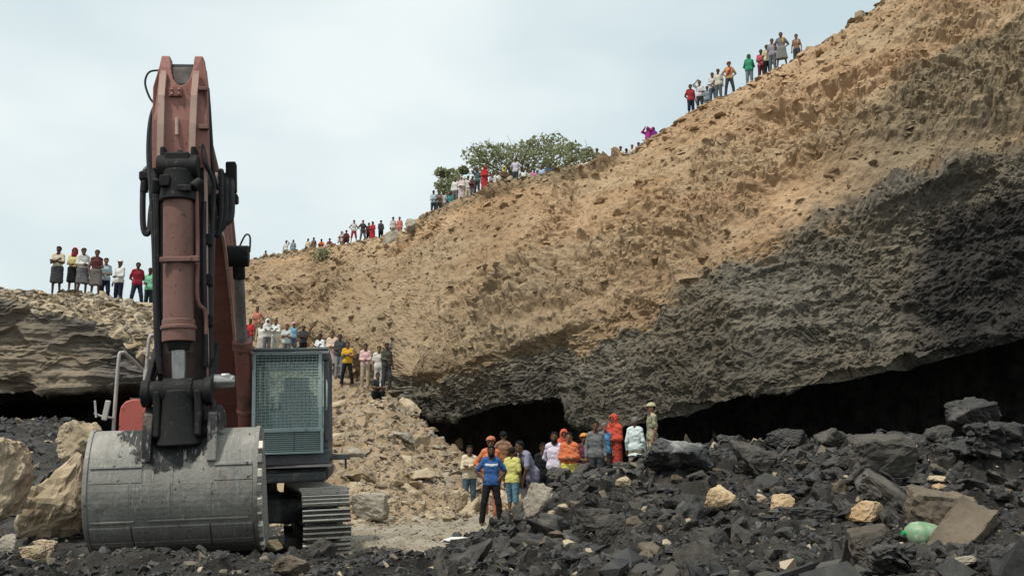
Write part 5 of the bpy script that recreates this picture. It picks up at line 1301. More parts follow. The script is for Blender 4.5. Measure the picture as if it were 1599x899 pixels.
# handrails, mirror
MB().tube(spline([(-1.50, -1.42, 1.25), (-1.49, -1.42, 2.0), (-1.46, -1.42, 2.74), (-1.43, -1.40, 2.84), (-1.36, -1.3, 2.8), (-1.13, -1.0, 2.52)], 5), .024, 10).build('handrail', M['rail'], EX, 0, True)
MB().tube(spline([(-1.14, -1.3, 2.22), (-1.13, -1.3, 2.6), (-1.11, -1.3, 3.0), (-1.08, -1.28, 3.08), (-1.03, -1.2, 3.05), (-1.0, -1.1, 2.9), (-.99, -1.1, 2.25)], 5), .024, 10).build('handrail', M['rail'], EX, 0, True)
MB().tube([(-1.14, -1.3, 2.24), (-1.12, -1.3, 2.62)], .045, 12).build('handrail_post', M['rail'], EX, 0, True)
mir = MB().tube([(-1.48, -1.42, 1.98), (-1.62, -1.5, 2.0), (-1.72, -1.52, 2.05)], .014, 8).build('mirror_arm', M['rail'], EX, 0, True)
MB().box((-1.57, -1.52, 2.08), (.07, .03, .26), Matrix.Rotation(R(10), 3, 'Y')).build('mirror', M['rail'], mir, .012)
MB().box((-1.70, -1.53, 2.1), (.025, .02, .22), Matrix.Rotation(R(-6), 3, 'Y')).build('mirror_bracket', M['rail'], mir, .004)
# ---- cab
x0, x1, s0, s1, z0, z1 = .50, 1.48, 1.75, .05, 1.30, 2.82
cab = MB()
cab.prism([(s0, z0), (s0, z0 + .2), (s1, z0 + .2), (s1, z0)], x0, x1)                       # floor pan
cab.prism([(s0 - .03, z0 + .2), (s0 - .03, z0 + .4), (s1, z0 + .4), (s1, z0 + .2)], x0 + .02, x1 - .02)
for px_ in (x0 + .035, x1 - .035):
    cab.box((px_, -s0 + .05, 2.14), (.07, .09, 1.1)); cab.box((px_, -s1 - .05, 2.14), (.07, .1, 1.1)); cab.box((px_, -.85, 2.14), (.05, .07, 1.1))
    cab.box((px_, -.45, 1.92), (.045, .7, .45))
cab.prism([(s0 + .03, 2.66), (s0 + .03, 2.77), (s0 - .08, z1), (s1 + .1, z1), (s1, 2.77), (s1, 2.66)], x0 - .005, x1 + .005)
cab.box((.99, -s1 - .04, 1.9), (.9, .05, .45))
cabo = cab.build('cab', M['cabside'], EX, .035, seg=3)
MB().box((.99, -s0 + .03, 2.20), (.84, .012, .98)).build('windscreen', M['glass'], cabo)
MB().box((x1 - .03, -1.27, 2.25), (.01, .74, .82)).build('side_window', M['glass'], cabo)
MB().box((x0 + .03, -1.27, 2.25), (.01, .74, .82)).build('side_window', M['glass'], cabo)
MB().box((.99, -s1 - .04, 2.39), (.84, .01, .52)).build('rear_window', M['glass'], cabo)
MB().box((.98, -.72, 1.86), (.46, .46, .14)).build('seat_cushion', M['seat'], cabo, .04)
MB().box((.98, -.50, 2.10), (.50, .13, .48), Matrix.Rotation(R(-8), 3, 'X')).build('seat_back', M['seat'], cabo, .05)
MB().box((.98, -.46, 2.42), (.36, .11, .24), Matrix.Rotation(R(-5), 3, 'X')).build('headrest', M['seat'], cabo, .05)
MB().box((.68, -.95, 1.92), (.16, .5, .2)).build('control_console', M['trim'], cabo, .03)
MB().box((1.30, -.95, 1.92), (.16, .5, .2)).build('control_console', M['trim'], cabo, .03)
for xx in (.70, 1.28): MB().tube([(xx, -1.1, 2.0), (xx, -1.16, 2.22)], [.016, .028], 8).build('joystick', M['seat'], cabo, 0, True)
MB().tube([(1.44, -1.79, 2.0), (1.45, -1.82, 2.06), (1.45, -1.82, 2.34), (1.44, -1.79, 2.4)], .012, 8).build('grab_handle', M['grille'], cabo, 0, True)
# front guard: frame and bars
gx0, gx1, gz0, gz1, gy = .515, 1.365, 1.765, 2.75, -1.845
gf = MB()
for xx in (gx0, gx1): gf.box((xx, gy, (gz0 + gz1) / 2), (.045, .035, gz1 - gz0))
for zz in (gz0, gz1): gf.box(((gx0 + gx1) / 2, gy - .002, zz), (gx1 - gx0 + .045, .035, .035))
gfo = gf.build('guard_grille', M['grille'], EX, .006)
vb = MB().tube([(0, 0, 0), (0, 0, gz1 - gz0 - .03)], .0038, 6).build('guard_bar', M['wire'], gfo); NVB = 16
for k in range(NVB):
    o = vb if k == 0 else vb.copy()
    if k: COL.objects.link(o); o.parent = gfo
    o.location = (gx0 + (k + 1) * (gx1 - gx0) / (NVB + 1), gy + .004, gz0 + .015)
hb = MB().tube([(0, 0, 0), (gx1 - gx0 - .03, 0, 0)], .0042, 6).build('guard_bar', M['wire'], gfo); NHB = 24
for k in range(NHB):
    o = hb if k == 0 else hb.copy()
    if k: COL.objects.link(o); o.parent = gfo
    o.location = (gx0 + .015, gy - .008, gz0 + (k + 1) * (gz1 - gz0) / (NHB + 1))
lg = MB()
lz0, lz1 = 1.46, 1.74
for xx in (gx0 + .02, gx1 + .02): lg.box((xx, gy + .01, (lz0 + lz1) / 2), (.04, .05, lz1 - lz0))
for zz in (lz0, lz1): lg.box(((gx0 + gx1) / 2 + .02, gy + .008, zz), (gx1 - gx0 + .04, .05, .026))
lg.box(((gx0 + gx1) / 2 + .02, gy + .05, (lz0 + lz1) / 2), (gx1 - gx0, .02, lz1 - lz0), mi=1)
lgo = lg.build('lower_grille', [M['wire'], M['cabgrey']], EX, .005)
lb = MB().box((0, 0, 0), (gx1 - gx0 - .04, .012, .014), Matrix.Rotation(R(25), 3, 'X')).build('louvre', M['wire'], lgo)
for k in range(9):
    o = lb if k == 0 else lb.copy()
    if k: COL.objects.link(o); o.parent = lgo
    o.location = ((gx0 + gx1) / 2 + .02, gy + .012, lz0 + .03 + k * .0275)
MB().box((1.60, -1.25, 1.385), (.30, .9, .07)).box((1.69, -1.62, 1.31), (.03, .03, .16)).build('side_step', M['under'], EX, .008)
MB().box((.98, -1.86, 2.80), (.98, .12, .035)).build('cab_visor', M['cabgrey'], EX, .01)

# ---- boom
cl = [(.42, 1.72), (1.05, 2.75), (1.75, 3.65), (2.45, 4.25), (2.95, 4.46), (3.55, 4.38), (4.12, 4.18)]
hh_ = [.25, .33, .40, .42, .38, .30, .19]
up_, dn_ = [], []
for i, (a, b) in enumerate(cl):
    q0, q1 = cl[max(i - 1, 0)], cl[min(i + 1, len(cl) - 1)]
    tx, tz = q1[0] - q0[0], q1[1] - q0[1]; L = math.hypot(tx, tz); nx, nz = -tz / L, tx / L
    up_.append((a + nx * hh_[i], b + nz * hh_[i])); dn_.append((a - nx * hh_[i], b - nz * hh_[i]))
boom = MB().prism(up_ + dn_[::-1], -.24, .24)
boomo = boom.build('boom', M['red'], EX, .012)
for xx in (-.243, .243):
    fl = MB()
    for e in (up_, dn_):
        for i in range(len(e) - 1):
            a, b = e[i], e[i + 1]
            mid_ = Vector((xx, -(a[0] + b[0]) / 2, (a[1] + b[1]) / 2)); L = math.hypot(a[0] - b[0], a[1] - b[1]); an = math.atan2(b[1] - a[1], b[0] - a[0])
            fl.box(mid_, (.035, L + .02, .05), Matrix.Rotation(-an, 3, 'X'))
    fl.build('boom_edge', M['edge'], boomo, .004)
MB().tube([(-.34, -4.12, 4.18), (.36, -4.12, 4.18)], .13, 20).build('boom_pin', M['grease'], boomo, .01, True)
for sx in (-1, 1):
    bx = .385 * sx
    p0, p1 = Vector((bx, -1.25, 1.45)), Vector((bx * .96, -2.5, 3.93)); dr = (p1 - p0).normalized()
    bc = MB().tube([p0, p0 + dr * 1.62], .105, 20).tube([p0 + dr * 1.52, p0 + dr * 1.64], .128, 20).tube([p0 + dr * .62, p0 + dr * .68], .118, 20)
    bco = bc.build('boom_cylinder', M['red'], EX, .01, True)
    MB().tube([p0 + dr * 1.6, p1], .062, 16).build('cylinder_rod', M['rod'], bco, 0, True)
    MB().tube([p1 - Vector((.13, 0, 0)), p1 + Vector((.13, 0, 0))], .135, 20).tube([p1 - dr * .3, p1], .075, 14).build('rod_eye', M['grease'], bco, .012, True)
    MB().tube([p0 + dr * .3 + Vector((.11 * sx, -.05, 0)), p0 + dr * 1.45 + Vector((.11 * sx, -.05, 0)), p0 + dr * 1.58 + Vector((.03, -.1, 0))], .016, 8).build('cylinder_pipe', M['red_dark'], bco, 0, True)
# ---- arm
AX = .03
arm_front = [(5.10, 2.12), (5.20, 2.6), (5.24, 3.3), (5.24, 4.2), (5.27, 4.7), (5.31, 5.12), (5.30, 5.42), (5.24, 5.62)]
arm_back = [(5.0, 5.68), (4.72, 5.4), (4.45, 4.75), (4.36, 4.25), (4.6, 3.3), (4.86, 2.3), (4.94, 2.06)]
armo = MB().prism(arm_front + arm_back, AX - .225, AX + .225).build('arm', M['arm_dark'], EX, .012)
# fork plates and raised ribs at the top
fp = MB()
zz0 = 4.55
front_pl = [(-.285, 4.5), (-.275, 5.0), (-.268, 5.36), (-.215, 5.62), (-.20, 5.74), (-.115, 5.74), (-.10, 5.58), (-.075, 5.46), (-.035, 5.395), (.01, 5.375), (.055, 5.395), (.095, 5.46), (.12, 5.58), (.135, 5.74), (.22, 5.74), (.24, 5.62), (.268, 5.40), (.276, 5.0), (.28, 4.5)]
def fs(z): return float(np.interp(z, [4.2, 4.7, 5.08, 5.4, 5.75], [5.24, 5.28, 5.325, 5.315, 5.22]))
n_ = len(front_pl)
fp.add([(AX + x, -fs(z) - .03, z) for x, z in front_pl] + [(AX + x, -fs(z) + .12, z) for x, z in front_pl], [tuple(range(n_)), tuple(range(2 * n_ - 1, n_ - 1, -1))] + [(i, (i + 1) % n_, (i + 1) % n_ + n_, i + n_) for i in range(n_)])
fpo = fp.build('arm_head_plate', M['red_head'], armo, .01)
for xa, xb in ((-.165, -.205), (.165, .10)):
    rb = MB(); zs = [5.53, 5.25, 4.95, 4.65, 4.45]
    for i in range(len(zs) - 1):
        za, zb_ = zs[i], zs[i + 1]; ta, tb_ = i / 4, (i + 1) / 4
        xA, xB = AX + xa + (xb - xa) * ta, AX + xa + (xb - xa) * tb_
        v_ = []
        for (xx, zz) in ((xA, za), (xB, zb_)):
            for dx_, dy_ in ((-.032, -.03), (.032, -.03), (.032, -.085), (-.032, -.085)): v_.append((xx + dx_, -fs(zz) + dy_, zz))
        rb.add(v_, [(0, 1, 2, 3), (7, 6, 5, 4), (0, 4, 5, 1), (1, 5, 6, 2), (2, 6, 7, 3), (3, 7, 4, 0)])
    rb.build('rib', M['edge'], fpo)
tp = MB().box((AX - .04, -fs(5.3) - .045, 5.30), (.13, .03, .10))
tpo = tp.build('bolt_plate', M['red'], fpo, .004)
for dx_ in (-.035, .035):
    for dz_ in (-.025, .025): MB().tube([(AX - .04 + dx_, -fs(5.3) - .055, 5.30 + dz_), (AX - .04 + dx_, -fs(5.3) - .075, 5.30 + dz_)], .011, 6).build('bolt', M['edge'], tpo)
MB().box((AX + .235, -fs(5.3) - .05, 5.33), (.09, .05, .04)).build('hose_clamp', M['red_dark'], fpo, .006)
MB().box((AX + .24, -fs(4.9) - .05, 4.92), (.1, .06, .05)).build('hose_clamp', M['red_dark'], fpo, .006)
MB().tube([(AX - .03, -fs(4.9) - .05, 5.02), (AX - .03, -fs(4.8) - .06, 4.84)], .018, 8).build('grease_nozzle', M['edge'], fpo, 0, True)
MB().tube([(AX - .2, -5.1, 5.58), (AX + .22, -5.1, 5.58)], .12, 20).build('arm_cylinder_pin', M['grease'], armo, .01, True)
for sx in (-1, 1):
    eg = MB(); pr = arm_front[:5]
    for i in range(len(pr) - 1):
        a, b = pr[i], pr[i + 1]; L = math.hypot(a[0] - b[0], a[1] - b[1]); an = math.atan2(b[1] - a[1], b[0] - a[0])
        eg.box((AX + .238 * sx, -(a[0] + b[0]) / 2, (a[1] + b[1]) / 2), (.03, L + .01, .06), Matrix.Rotation(-an, 3, 'X'))
    eg.build('arm_edge', M['edge'] if sx > 0 else M['grease'], armo, .004)
# arm cylinder lies on the boom behind
p0, p1 = Vector((0, -2.6, 5.0)), Vector((AX, -5.0, 5.58)); dr = (p1 - p0).normalized()
aco = MB().tube([p0, p0 + dr * 1.5], .12, 18).tube([p0 + dr * 1.42, p0 + dr * 1.54], .14, 18).build('arm_cylinder', M['red_dark'], EX, .01, True)
MB().tube([p0 + dr * 1.5, p1], .06, 14).build('cylinder_rod', M['rod'], aco, 0, True)
MB().box((0, -2.62, 4.85), (.3, .3, .3)).build('cylinder_bracket', M['red'], aco, .02)
# ---- bucket cylinder on the front of the arm
CS = 5.46
bcm = MB().tube([(AX, -CS, 4.16), (AX, -CS - .01, 2.78)], .145, 28).tube([(AX, -CS, 4.17), (AX, -CS, 4.10)], .175, 28)
bcm.tube([(AX, -CS, 3.50), (AX, -CS, 3.46)], .155, 28).tube([(AX, -CS, 2.90), (AX, -CS, 2.68)], .158, 28).tube([(AX, -CS, 2.84), (AX, -CS, 2.80)], .172, 28)
bcyl = bcm.build('bucket_cylinder', M['red_dark'], EX, .008, True)
MB().tube([(AX, -CS, 2.70), (AX, -CS, 2.60)], [.13, .10], 22).build('gland', M['grease'], bcyl, 0, True)
MB().tube([(AX, -CS, 2.85), (AX, -CS + .01, 2.22)], .068, 18).build('cylinder_rod', M['rod'], bcyl, 0, True)
chm = MB().box((AX, -CS + .06, 4.40), (.24, .30, .40)).tube([(AX - .2, -CS + .02, 4.46), (AX + .2, -CS + .02, 4.46)], .13, 20).tube([(AX, -CS, 4.42), (AX, -CS, 4.10)], [.15, .185], 22)
chm.tube([(AX - .21, -CS + .03, 4.2), (AX - .19, -CS - .02, 4.34)], .06, 12).tube([(AX + .15, -CS - .1, 4.22), (AX + .22, -CS - .04, 4.30)], .05, 12).box((AX - .1, -CS - .14, 4.28), (.1, .08, .12)).box((AX + .08, -CS - .15, 4.2), (.14, .06, .07))
for q_ in ((-.12, 4.5, 4.62), (.0, 4.52, 4.66), (.1, 4.5, 4.62)): chm.tube([(AX + q_[0], -CS + .02, q_[1]), (AX + q_[0] * 1.1, -CS + .1, q_[2])], .035, 8)
chm.build('cylinder_head', M['grease'], bcyl, .02, True)
MB().tube(spline([(AX + .18, -CS - .02, 4.2), (AX + .19, -CS - .03, 3.6), (AX + .185, -CS - .03, 3.1), (AX + .25, -CS + .02, 2.98), (AX + .26, -CS + .02, 2.75)], 5), .02, 8).build('cylinder_pipe', M['red_dark'], bcyl, 0, True)
MB().box((AX, -CS - .15, 3.48), (.30, .05, .05)).box((AX + .17, -CS - .1, 3.49), (.09, .06, .06)).build('pipe_clamp', M['red_dark'], bcyl, .008)
for xx in (-.15, .15): MB().box((AX + xx, -CS + .14, 4.5), (.05, .32, .36)).build('cylinder_lug', M['grease'], armo, .015)
# ---- linkage
lk = MB().tube([(AX - .33, -CS, 2.19), (AX + .31, -CS, 2.19)], .115, 26).tube([(AX - .14, -CS, 2.19), (AX + .14, -CS, 2.19)], .14, 26).tube([(AX - .34, -CS, 2.19), (AX - .26, -CS, 2.19)], .135, 22).tube([(AX + .24, -CS, 2.19), (AX + .32, -CS, 2.19)], .135, 22)
lko = lk.build('bucket_link', M['grease'], EX, .012, True)
lpm = MB().tube([(AX, -CS, 2.2), (AX, -CS - .01, 2.0), (AX, -CS + .02, 1.82), (AX, -CS + .03, 1.68)], [.17, .165, .20, .24], 18)
for xx in (-.19, .19): lpm.prism([(CS + .13, 2.2), (CS + .10, 1.98), (CS + .14, 1.76), (CS - .06, 1.68), (CS - .13, 2.2)], AX + xx - .035, AX + xx + .035)
lpm.build('link_plate', M['grease'], lko, .02, True)
for sx in (-1, 1):
    MB().prism([(CS + .04, 2.28), (CS + .04, 2.1), (5.0, 2.55), (4.98, 2.72)], AX + sx * .3 - .025, AX + sx * .3 + .025).build('rocker_arm', M['grease'], lko, .012)
MB().prism([(5.15, 2.3), (5.15, 1.75), (4.8, 1.75), (4.8, 2.3)], AX - .19, AX + .19).build('arm_nose', M['grease'], armo, .04)
MB().tube([(AX + .3, -CS + .1, 2.28), (AX + .52, -CS + .12, 2.28)], [.08, .06], 14).box((AX + .43, -CS + .1, 2.32), (.10, .09, .08)).build('pin_retainer', M['rod'], lko, .02, True)
# ---- bucket
AX = .15
def arc_pts():
    key = [(5.00, 1.80), (5.30, 1.835), (5.44, 1.78), (5.56, 1.58), (5.61, 1.36), (5.60, 1.16), (5.53, .96), (5.40, .80), (5.2, .67), (4.8, .60), (4.25, .68)]
    return [(q.x, q.y) for q in spline([(a, b, 0) for a, b in key], 5)]
AP = arc_pts(); BX0, BX1 = -.68, .855
def offs(prof, d):
    out = []
    for i in range(len(prof)):
        a, b = prof[max(i - 1, 0)], prof[min(i + 1, len(prof) - 1)]
        tx, tz = b[0] - a[0], b[1] - a[1]; L = math.hypot(tx, tz)
        out.append((prof[i][0] + tz / L * d * -1, prof[i][1] + tx / L * d))
    return out
inner = offs(AP, -.05)
bkt = MB().prism(AP + inner[::-1], BX0, BX1)
bkto = bkt.build('bucket', M['bucket'], EX, 0, True)
for xa, xb in ((BX0 - .03, BX0 + .012), (BX1 - .012, BX1 + .03)):
    MB().prism([(a, b) for a, b in offs(AP, .012)], xa, xb).build('side_plate', M['bucket'], bkto, .006)
cum = [0]
for i in range(1, len(AP)): cum.append(cum[-1] + math.hypot(AP[i][0] - AP[i - 1][0], AP[i][1] - AP[i - 1][1]))
def at(u):
    return (float(np.interp(u, cum, [a for a, b in AP])), float(np.interp(u, cum, [b for a, b in AP])))
def wear(u0, u1, xa, xb, th=.014, name='wear_plate', m='bucket'):
    c = [at(u0 + (u1 - u0) * k / 6) for k in range(7)]
    o_ = offs(c, th)
    MB().prism(o_ + c[::-1], xa, xb).build(name, M[m], bkto, .004)
def u_at(z):
    """arc length on the front where the height is z"""
    idx = [i for i in range(len(AP)) if AP[i][0] > 5.3]
    return float(np.interp(-z, [-AP[i][1] for i in idx], [cum[i] for i in idx]))
W = BX1 - BX0
for r_, (za, zb_) in enumerate(((1.50, 1.472), (.985, .965), (.93, .80), (.79, .70))):
    if r_ == 0:
        for xa, xb in ((BX0 + .03, AX - .33), (AX + .33, BX1 - .03)): wear(u_at(za), u_at(zb_), xa, xb, .018, 'weld_strip')
    elif r_ == 1:
        wear(u_at(za), u_at(zb_), BX0 + .03, BX0 + .43, .016, 'weld_strip'); wear(u_at(za), u_at(zb_), BX0 + .55, BX1 - .06, .012, 'weld_strip')
    else:
        cuts = [BX0 + .012, BX0 + .40, BX0 + 1.12, BX1 - .012]
        for k in range(3): wear(u_at(za), u_at(zb_), cuts[k] + .008, cuts[k + 1] - .008, .022)
wear(u_at(1.465), u_at(1.335), BX0 + .02, AX - .33, .006); wear(u_at(1.465), u_at(1.335), AX + .33, BX1 - .02, .006)
for k in range(4): wear(u_at(1.325), u_at(1.0), BX0 + .02 + k * .378, BX0 + .385 + k * .378, .004)
for k in range(3): wear(u_at(1.49), u_at(1.0), BX0 + .4 + k * .378 - .012, BX0 + .4 + k * .378 + .006, .006, 'weld_strip')
for sx, xx in ((-1, AX - .30), (1, AX + .30)):
    lug = [(5.62, 1.52), (5.60, 1.75), (5.56, 1.97), (5.44, 2.06), (5.2, 2.06), (4.9, 2.0), (4.85, 1.8), (5.3, 1.78), (5.52, 1.5)]
    MB().prism(lug, xx - .045, xx + .045).build('bucket_lug', M['bucket'], bkto, .012)
    MB().tube([(xx - .05, -5.42, 1.92), (xx + .05, -5.42, 1.92)], .085, 18).build('lug_boss', M['bucket'], bkto, .01, True)
MB().tube([(AX - .34, -5.42, 1.80), (AX + .34, -5.42, 1.80)], .075, 18).build('bucket_pin', M['grease'], bkto, .01, True)
for k in range(9):
    u = .62 + k * .135; a, b = at(u)
    a2, b2 = at(u + .1); an = math.atan2(b2 - b, a2 - a)
    MB().box((BX1 + .05, -a + .015, b), (.045, .085, .07 + .02 * (k % 2)), Matrix.Rotation(-an, 3, 'X')).build('edge_protector', M['bucket'] if k % 2 else M['grouser'], bkto, .01)
for k in range(5):
    xx = BX0 + .1 + k * (W - .2) / 4
    MB().prism([(4.32, .66), (4.28, .78), (3.98, .86), (3.98, .82)], xx - .06, xx + .06).build('tooth', M['grouser'], bkto, .01)
# ---- hoses
AX = .03
def hose(pts, r=.022, m='rubber', n=6, nm='hose', par=None):
    return MB().tube(spline(pts, n), r, 8).build(nm, M[m], par or armo, 0, True)
hose([(AX - .26, -4.9, 4.62), (AX - .37, -5.1, 4.56), (AX - .405, -5.12, 4.40), (AX - .41, -5.12, 4.0), (AX - .385, -5.12, 3.86), (AX - .345, -5.12, 3.9), (AX - .325, -5.1, 4.15), (AX - .27, -5.05, 4.42)], .03)
MB().box((AX - .39, -5.12, 4.47), (.11, .09, .10)).build('hose_fitting', M['grease'], armo, .02)
MB().tube([(AX - .39, -5.12, 4.42), (AX - .40, -5.12, 4.3)], .042, 10).build('hose_fitting', M['grease'], armo, 0, True)
for k, dx_ in enumerate((0, -.03, .02)):
    hose([(AX - .22, -5.15, 5.45 - .1 * k), (AX - .285 + dx_, -5.18, 5.1), (AX - .31 + dx_, -5.2, 4.6 + .1 * k), (AX - .27 + dx_, -5.25, 4.2), (AX - .255 + dx_ * .6, -5.25, 3.4 + .2 * k), (AX - .24 + dx_ * .5, -5.22, 2.7), (AX - .22, -5.2, 2.4)], .024)
hose([(AX - .2, -5.2, 5.6), (AX - .33, -5.2, 5.58), (AX - .375, -5.2, 5.46), (AX - .33, -5.2, 5.3), (AX - .27, -5.2, 5.22)], .011)
hose([(AX + .26, -5.2, 5.4), (AX + .29, -5.2, 4.85), (AX + .30, -5.15, 4.5), (AX + .33, -5.0, 4.35)], .018)
hose([(AX + .22, -5.3, 4.75), (AX + .25, -5.32, 4.55), (AX + .31, -5.25, 4.38), (AX + .31, -5.2, 4.2), (AX + .28, -5.2, 3.6), (AX + .27, -5.2, 3.2)], .022)
for k, dx_ in enumerate((0, .05, .10)):
    hose([(AX + .30 + dx_, -4.4, 4.4), (AX + .33 + dx_, -4.75, 4.62 - .05 * k), (AX + .36 + dx_, -4.95, 4.4), (AX + .36 + dx_, -5.0, 4.05), (AX + .32 + dx_ * .5, -5.0, 3.85 + .06 * k), (AX + .27 + dx_ * .3, -4.98, 3.98), (AX + .26, -4.95, 4.3)], .033)
MB().box((AX + .45, -4.85, 4.52), (.11, .12, .34)).build('hose_manifold', M['grease'], armo, .02)
MB().box((AX + .44, -4.85, 4.28), (.16, .14, .10)).build('hose_manifold', M['grease'], armo, .02)
hose([(AX + .255, -5.18, 3.9), (AX + .275, -5.2, 3.5), (AX + .26, -5.2, 3.0), (AX + .27, -5.18, 2.6), (AX + .28, -5.2, 2.35)], .03)
hose([(AX + .225, -5.26, 4.15), (AX + .215, -5.27, 3.6), (AX + .22, -5.27, 3.1), (AX + .22, -5.22, 2.45)], .028)
for k in range(3): MB().box((AX + .245, -5.24, 3.75 - .42 * k), (.11, .08, .13)).build('hose_clamp', M['grease'], armo, .02)
hose([(AX + .30, -CS + .05, 2.1), (AX + .34, -CS, 1.95), (AX + .30, -CS + .05, 1.82), (AX + .24, -CS + .1, 1.9)], .03, par=lko)
hose([(.36, -2.45, 4.02), (.44, -2.4, 4.22), (.5, -2.4, 4.2), (.5, -2.42, 4.0)], .012, par=boomo)
hose([(-.95, -1.4, 2.3), (-.86, -1.5, 2.32), (-.72, -1.7, 2.6), (-.62, -2.2, 2.9)], .022, par=EX)
for o in [c for c in EX.children if c.name.split('.')[0] in ('handrail', 'handrail_post', 'mirror_arm')]: o.location.x = .19
for o in (armo, bcyl, lko, aco): o.location = (.14, .5, -.1); o.rotation_euler = (0, R(-1.5), 0)
bkto.location = (0, .5, -.1)
print('excavator', round(time.time() - T0, 1))
# ------------------------------------------------------------------ trees and bushes on the rim
def leaf_mat(name, a, b):
    t = NT(name); oi = t.n.new('ShaderNodeNewGeometry')
    col = t.mix(oi.outputs['Random Per Island'], c4(a), c4(b))
    m = t.done(col, .6, 0, .3)
    t.b.inputs['Subsurface Weight'].default_value = 0
    tr = t.n.new('ShaderNodeBsdfTranslucent'); t.l.new(col, tr.inputs[0]); mx_ = t.n.new('ShaderNodeMixShader'); mx_.inputs[0].default_value = .35
    out = [n for n in t.n if n.type == 'OUTPUT_MATERIAL'][0]
    t.l.new(t.b.outputs[0], mx_.inputs[1]); t.l.new(tr.outputs[0], mx_.inputs[2]); t.l.new(mx_.outputs[0], out.inputs[0])
    return m
M['leaf'] = leaf_mat('dusty_green_leaves', (.15, .17, .085), (.34, .36, .21))
M['bark'] = rock_mat('grey_bark', (.10, .085, .065), (.19, .165, .13), 6, .9, .5, 20)
def leaves(centres, radii, n, size, seed, up=.35):
    r = np.random.default_rng(seed); c = np.asarray(centres); rad = np.asarray(radii)
    k = r.integers(0, len(c), n); d = r.normal(size=(n, 3)); d /= np.linalg.norm(d, axis=1, keepdims=True)
    pos = c[k] + d * (rad[k] * r.uniform(.25, 1.0, n) ** .6)[:, None] * np.array([1, 1, .75])
    u = r.normal(size=(n, 3)); u /= np.linalg.norm(u, axis=1, keepdims=True)
    w = r.normal(size=(n, 3)); w[:, 2] += up; w = np.cross(u, w); w /= np.linalg.norm(w, axis=1, keepdims=True)
    s = size * r.uniform(.6, 1.4, n)[:, None]
    fold = np.cross(u, w) * s * .18
    v = np.stack([pos - u * s, pos + w * s * .55 + fold, pos + u * s, pos - w * s * .55 + fold], 1).reshape(-1, 3)
    return v, np.arange(n * 4).reshape(-1, 4)
def tree(px, Y, crowns, n, size, label, seed, group=None, name='tree'):
    """crowns: (px, py, radius in m) clumps as seen, spread in depth round the trunk"""
    r = np.random.default_rng(seed); x = X_at(px, Y, 17); z, n_, w_ = down(x, Y, 40)
    root = bpy.data.objects.new(name, None); COL.objects.link(root); root.location = (x, Y, z - .1)
    cs, rs = [], []
    for cx_, cy_, rad in crowns:
        q = P(cx_, cy_, Y + r.uniform(-1.6, 1.6)); cs.append(np.array(q) - np.array((x, Y, z - .1))); rs.append(rad)
    tr = MB(); fork = Vector((0, 0, max(min(c[2] for c in cs) * .55, .5)))
    tr.tube([(0, 0, -.3), (.05, 0, fork.z * .5), fork], [.22, .17, .14], 9)
    tko = tr.build('trunk', M['bark'], root, 0, True)
    for c in cs:
        c = Vector(c); mid_ = fork.lerp(c, .5) + Vector((r.uniform(-.3, .3), r.uniform(-.3, .3), .25))
        MB().tube([fork, mid_, c], [.09, .055, .02], 6).build('limb', M['bark'], tko, 0, True)
        tw = MB()
        for _ in range(6):
            e = c + Vector(r.normal(size=3)) * .55; tw.tube([c.lerp(mid_, r.uniform(0, .4)), (c + e) / 2 + Vector((0, 0, .1)), e], [.02, .014, .006], 4)
        tw.build('twigs', M['bark'], tko)
    v, f = leaves(cs, rs, n, size, seed)
    link('crown', mesh_np('crown', v, f), M['leaf'], root)
    return tag(root, label, 'tree', group)
tree(815, 57, [(742, 243, 0.90), (762, 236, 0.84), (755, 258, 0.90), (785, 238, 0.78), (805, 243, 0.95), (822, 236, 0.90), (843, 227, 0.95), (838, 250, 1.12), (866, 226, 0.90), (872, 246, 1.06), (890, 236, 0.84), (905, 248, 0.90), (780, 262, 1.01), (812, 265, 1.12), (918, 240, 0.56), (860, 262, 1.01), (900, 262, 0.90)], 4300, .11, 'broad loose-leaved green tree behind the crowd on the rim', 3)
tree(702, 59, [(690, 270, .5), (706, 274, .6), (692, 290, .6), (716, 285, .65), (728, 292, .7), (700, 305, .7), (724, 266, .35)], 1700, .115, 'small dusty green tree left of the broad tree', 5)
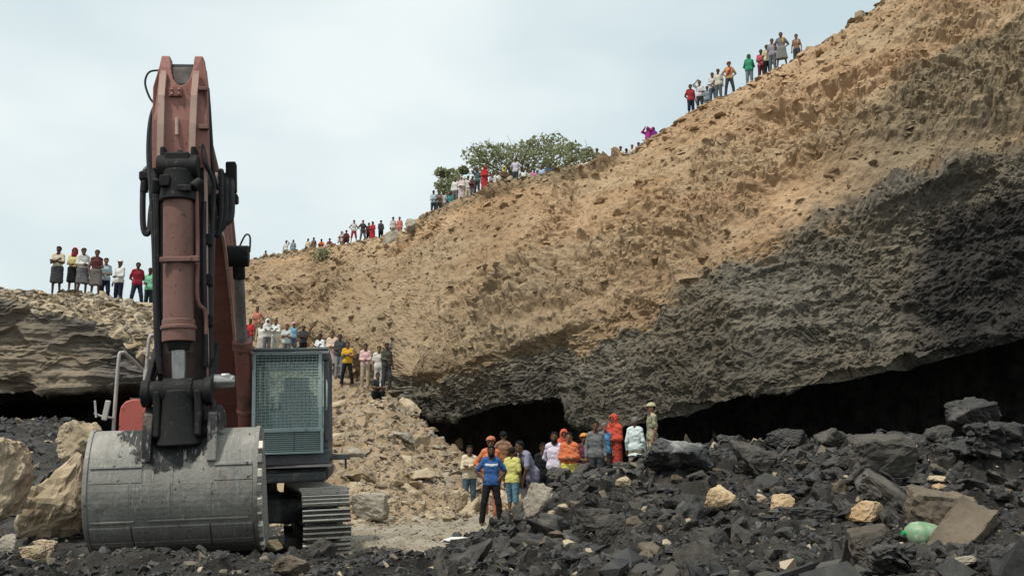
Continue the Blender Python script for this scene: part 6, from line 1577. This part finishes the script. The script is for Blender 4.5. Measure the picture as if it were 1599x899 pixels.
def bush(px, py, Y0, Y1, n, spread, size, label, seed):
    loc, nrm, w_ = eye_ray(px, py)
    if loc is None: return
    r = np.random.default_rng(seed); root = bpy.data.objects.new('bush', None); COL.objects.link(root); root.location = loc
    cs = [np.array([r.uniform(-1, 1) * spread[0], r.uniform(-.5, .2), r.uniform(-.2, 1) * spread[1]]) for _ in range(12)]
    st = MB()
    for c in cs: st.tube([(c[0] * .4, .1, -.2), c * .6, c], [.02, .014, .006], 4)
    st.build('stems', M['bark'], root)
    v, f = leaves(cs, [.4] * len(cs), n, size, seed); link('foliage', mesh_np('foliage', v, f), M['leaf'], root)
    tag(root, label, 'bush')
bush(503, 408, 60, 80, 420, (.6, .7), .09, 'dusty green bush hanging over the far rim', 4)
# ------------------------------------------------------------------ green plastic bottle in the coal
loc, nrm, w_ = eye_ray(1440, 852)
bt = bpy.data.objects.new('bottle', None); COL.objects.link(bt)
d_ = loc.y; bt.location = (X_at(1440, d_, loc.z), d_, loc.z + .10); bt.rotation_euler = (R(0), R(8), R(10)); bt.scale = (1.0, 1.0, 1.0)
def bottle_mat():
    t = NT('dusty_green_plastic'); v = t.coord()
    col = t.mix(t.ramp(t.noise(v, 9, 5, .6), .4, .62), c4(.16, .29, .15), c4(.33, .43, .29)); col = t.mix(t.ramp(t.noise(v, 22, 4, .6), .6, .7), col, c4(.42, .46, .36))
    m = t.done(col, .5, 0, .4); t.b.inputs['Transmission Weight'].default_value = .15
    return m
M['bottle'] = bottle_mat(); M['bottle_cap'] = paint_mat('green_bottle_cap', (.01, .22, .06), (.02, .28, .08), (.06, .08, .05), 20, .62, .4)
k_ = d_ / 9.0
MB().tube([(q * k_, 0, 0) for q in (-.165, -.14, -.10, -.04, .03, .10, .16, .20, .215)], [r_ * k_ for r_ in (.024, .07, .108, .125, .128, .122, .112, .095, .04)], 26).build('bottle_body', M['bottle'], bt, 0, True)
MB().tube([(-.195 * k_, 0, 0), (-.155 * k_, 0, 0)], .026 * k_, 18).build('bottle_cap', M['bottle_cap'], bt, .004, True)
tag(bt, 'green plastic bottle lying half buried behind the long brown slab', 'bottle')
print('done', round(time.time() - T0, 1))
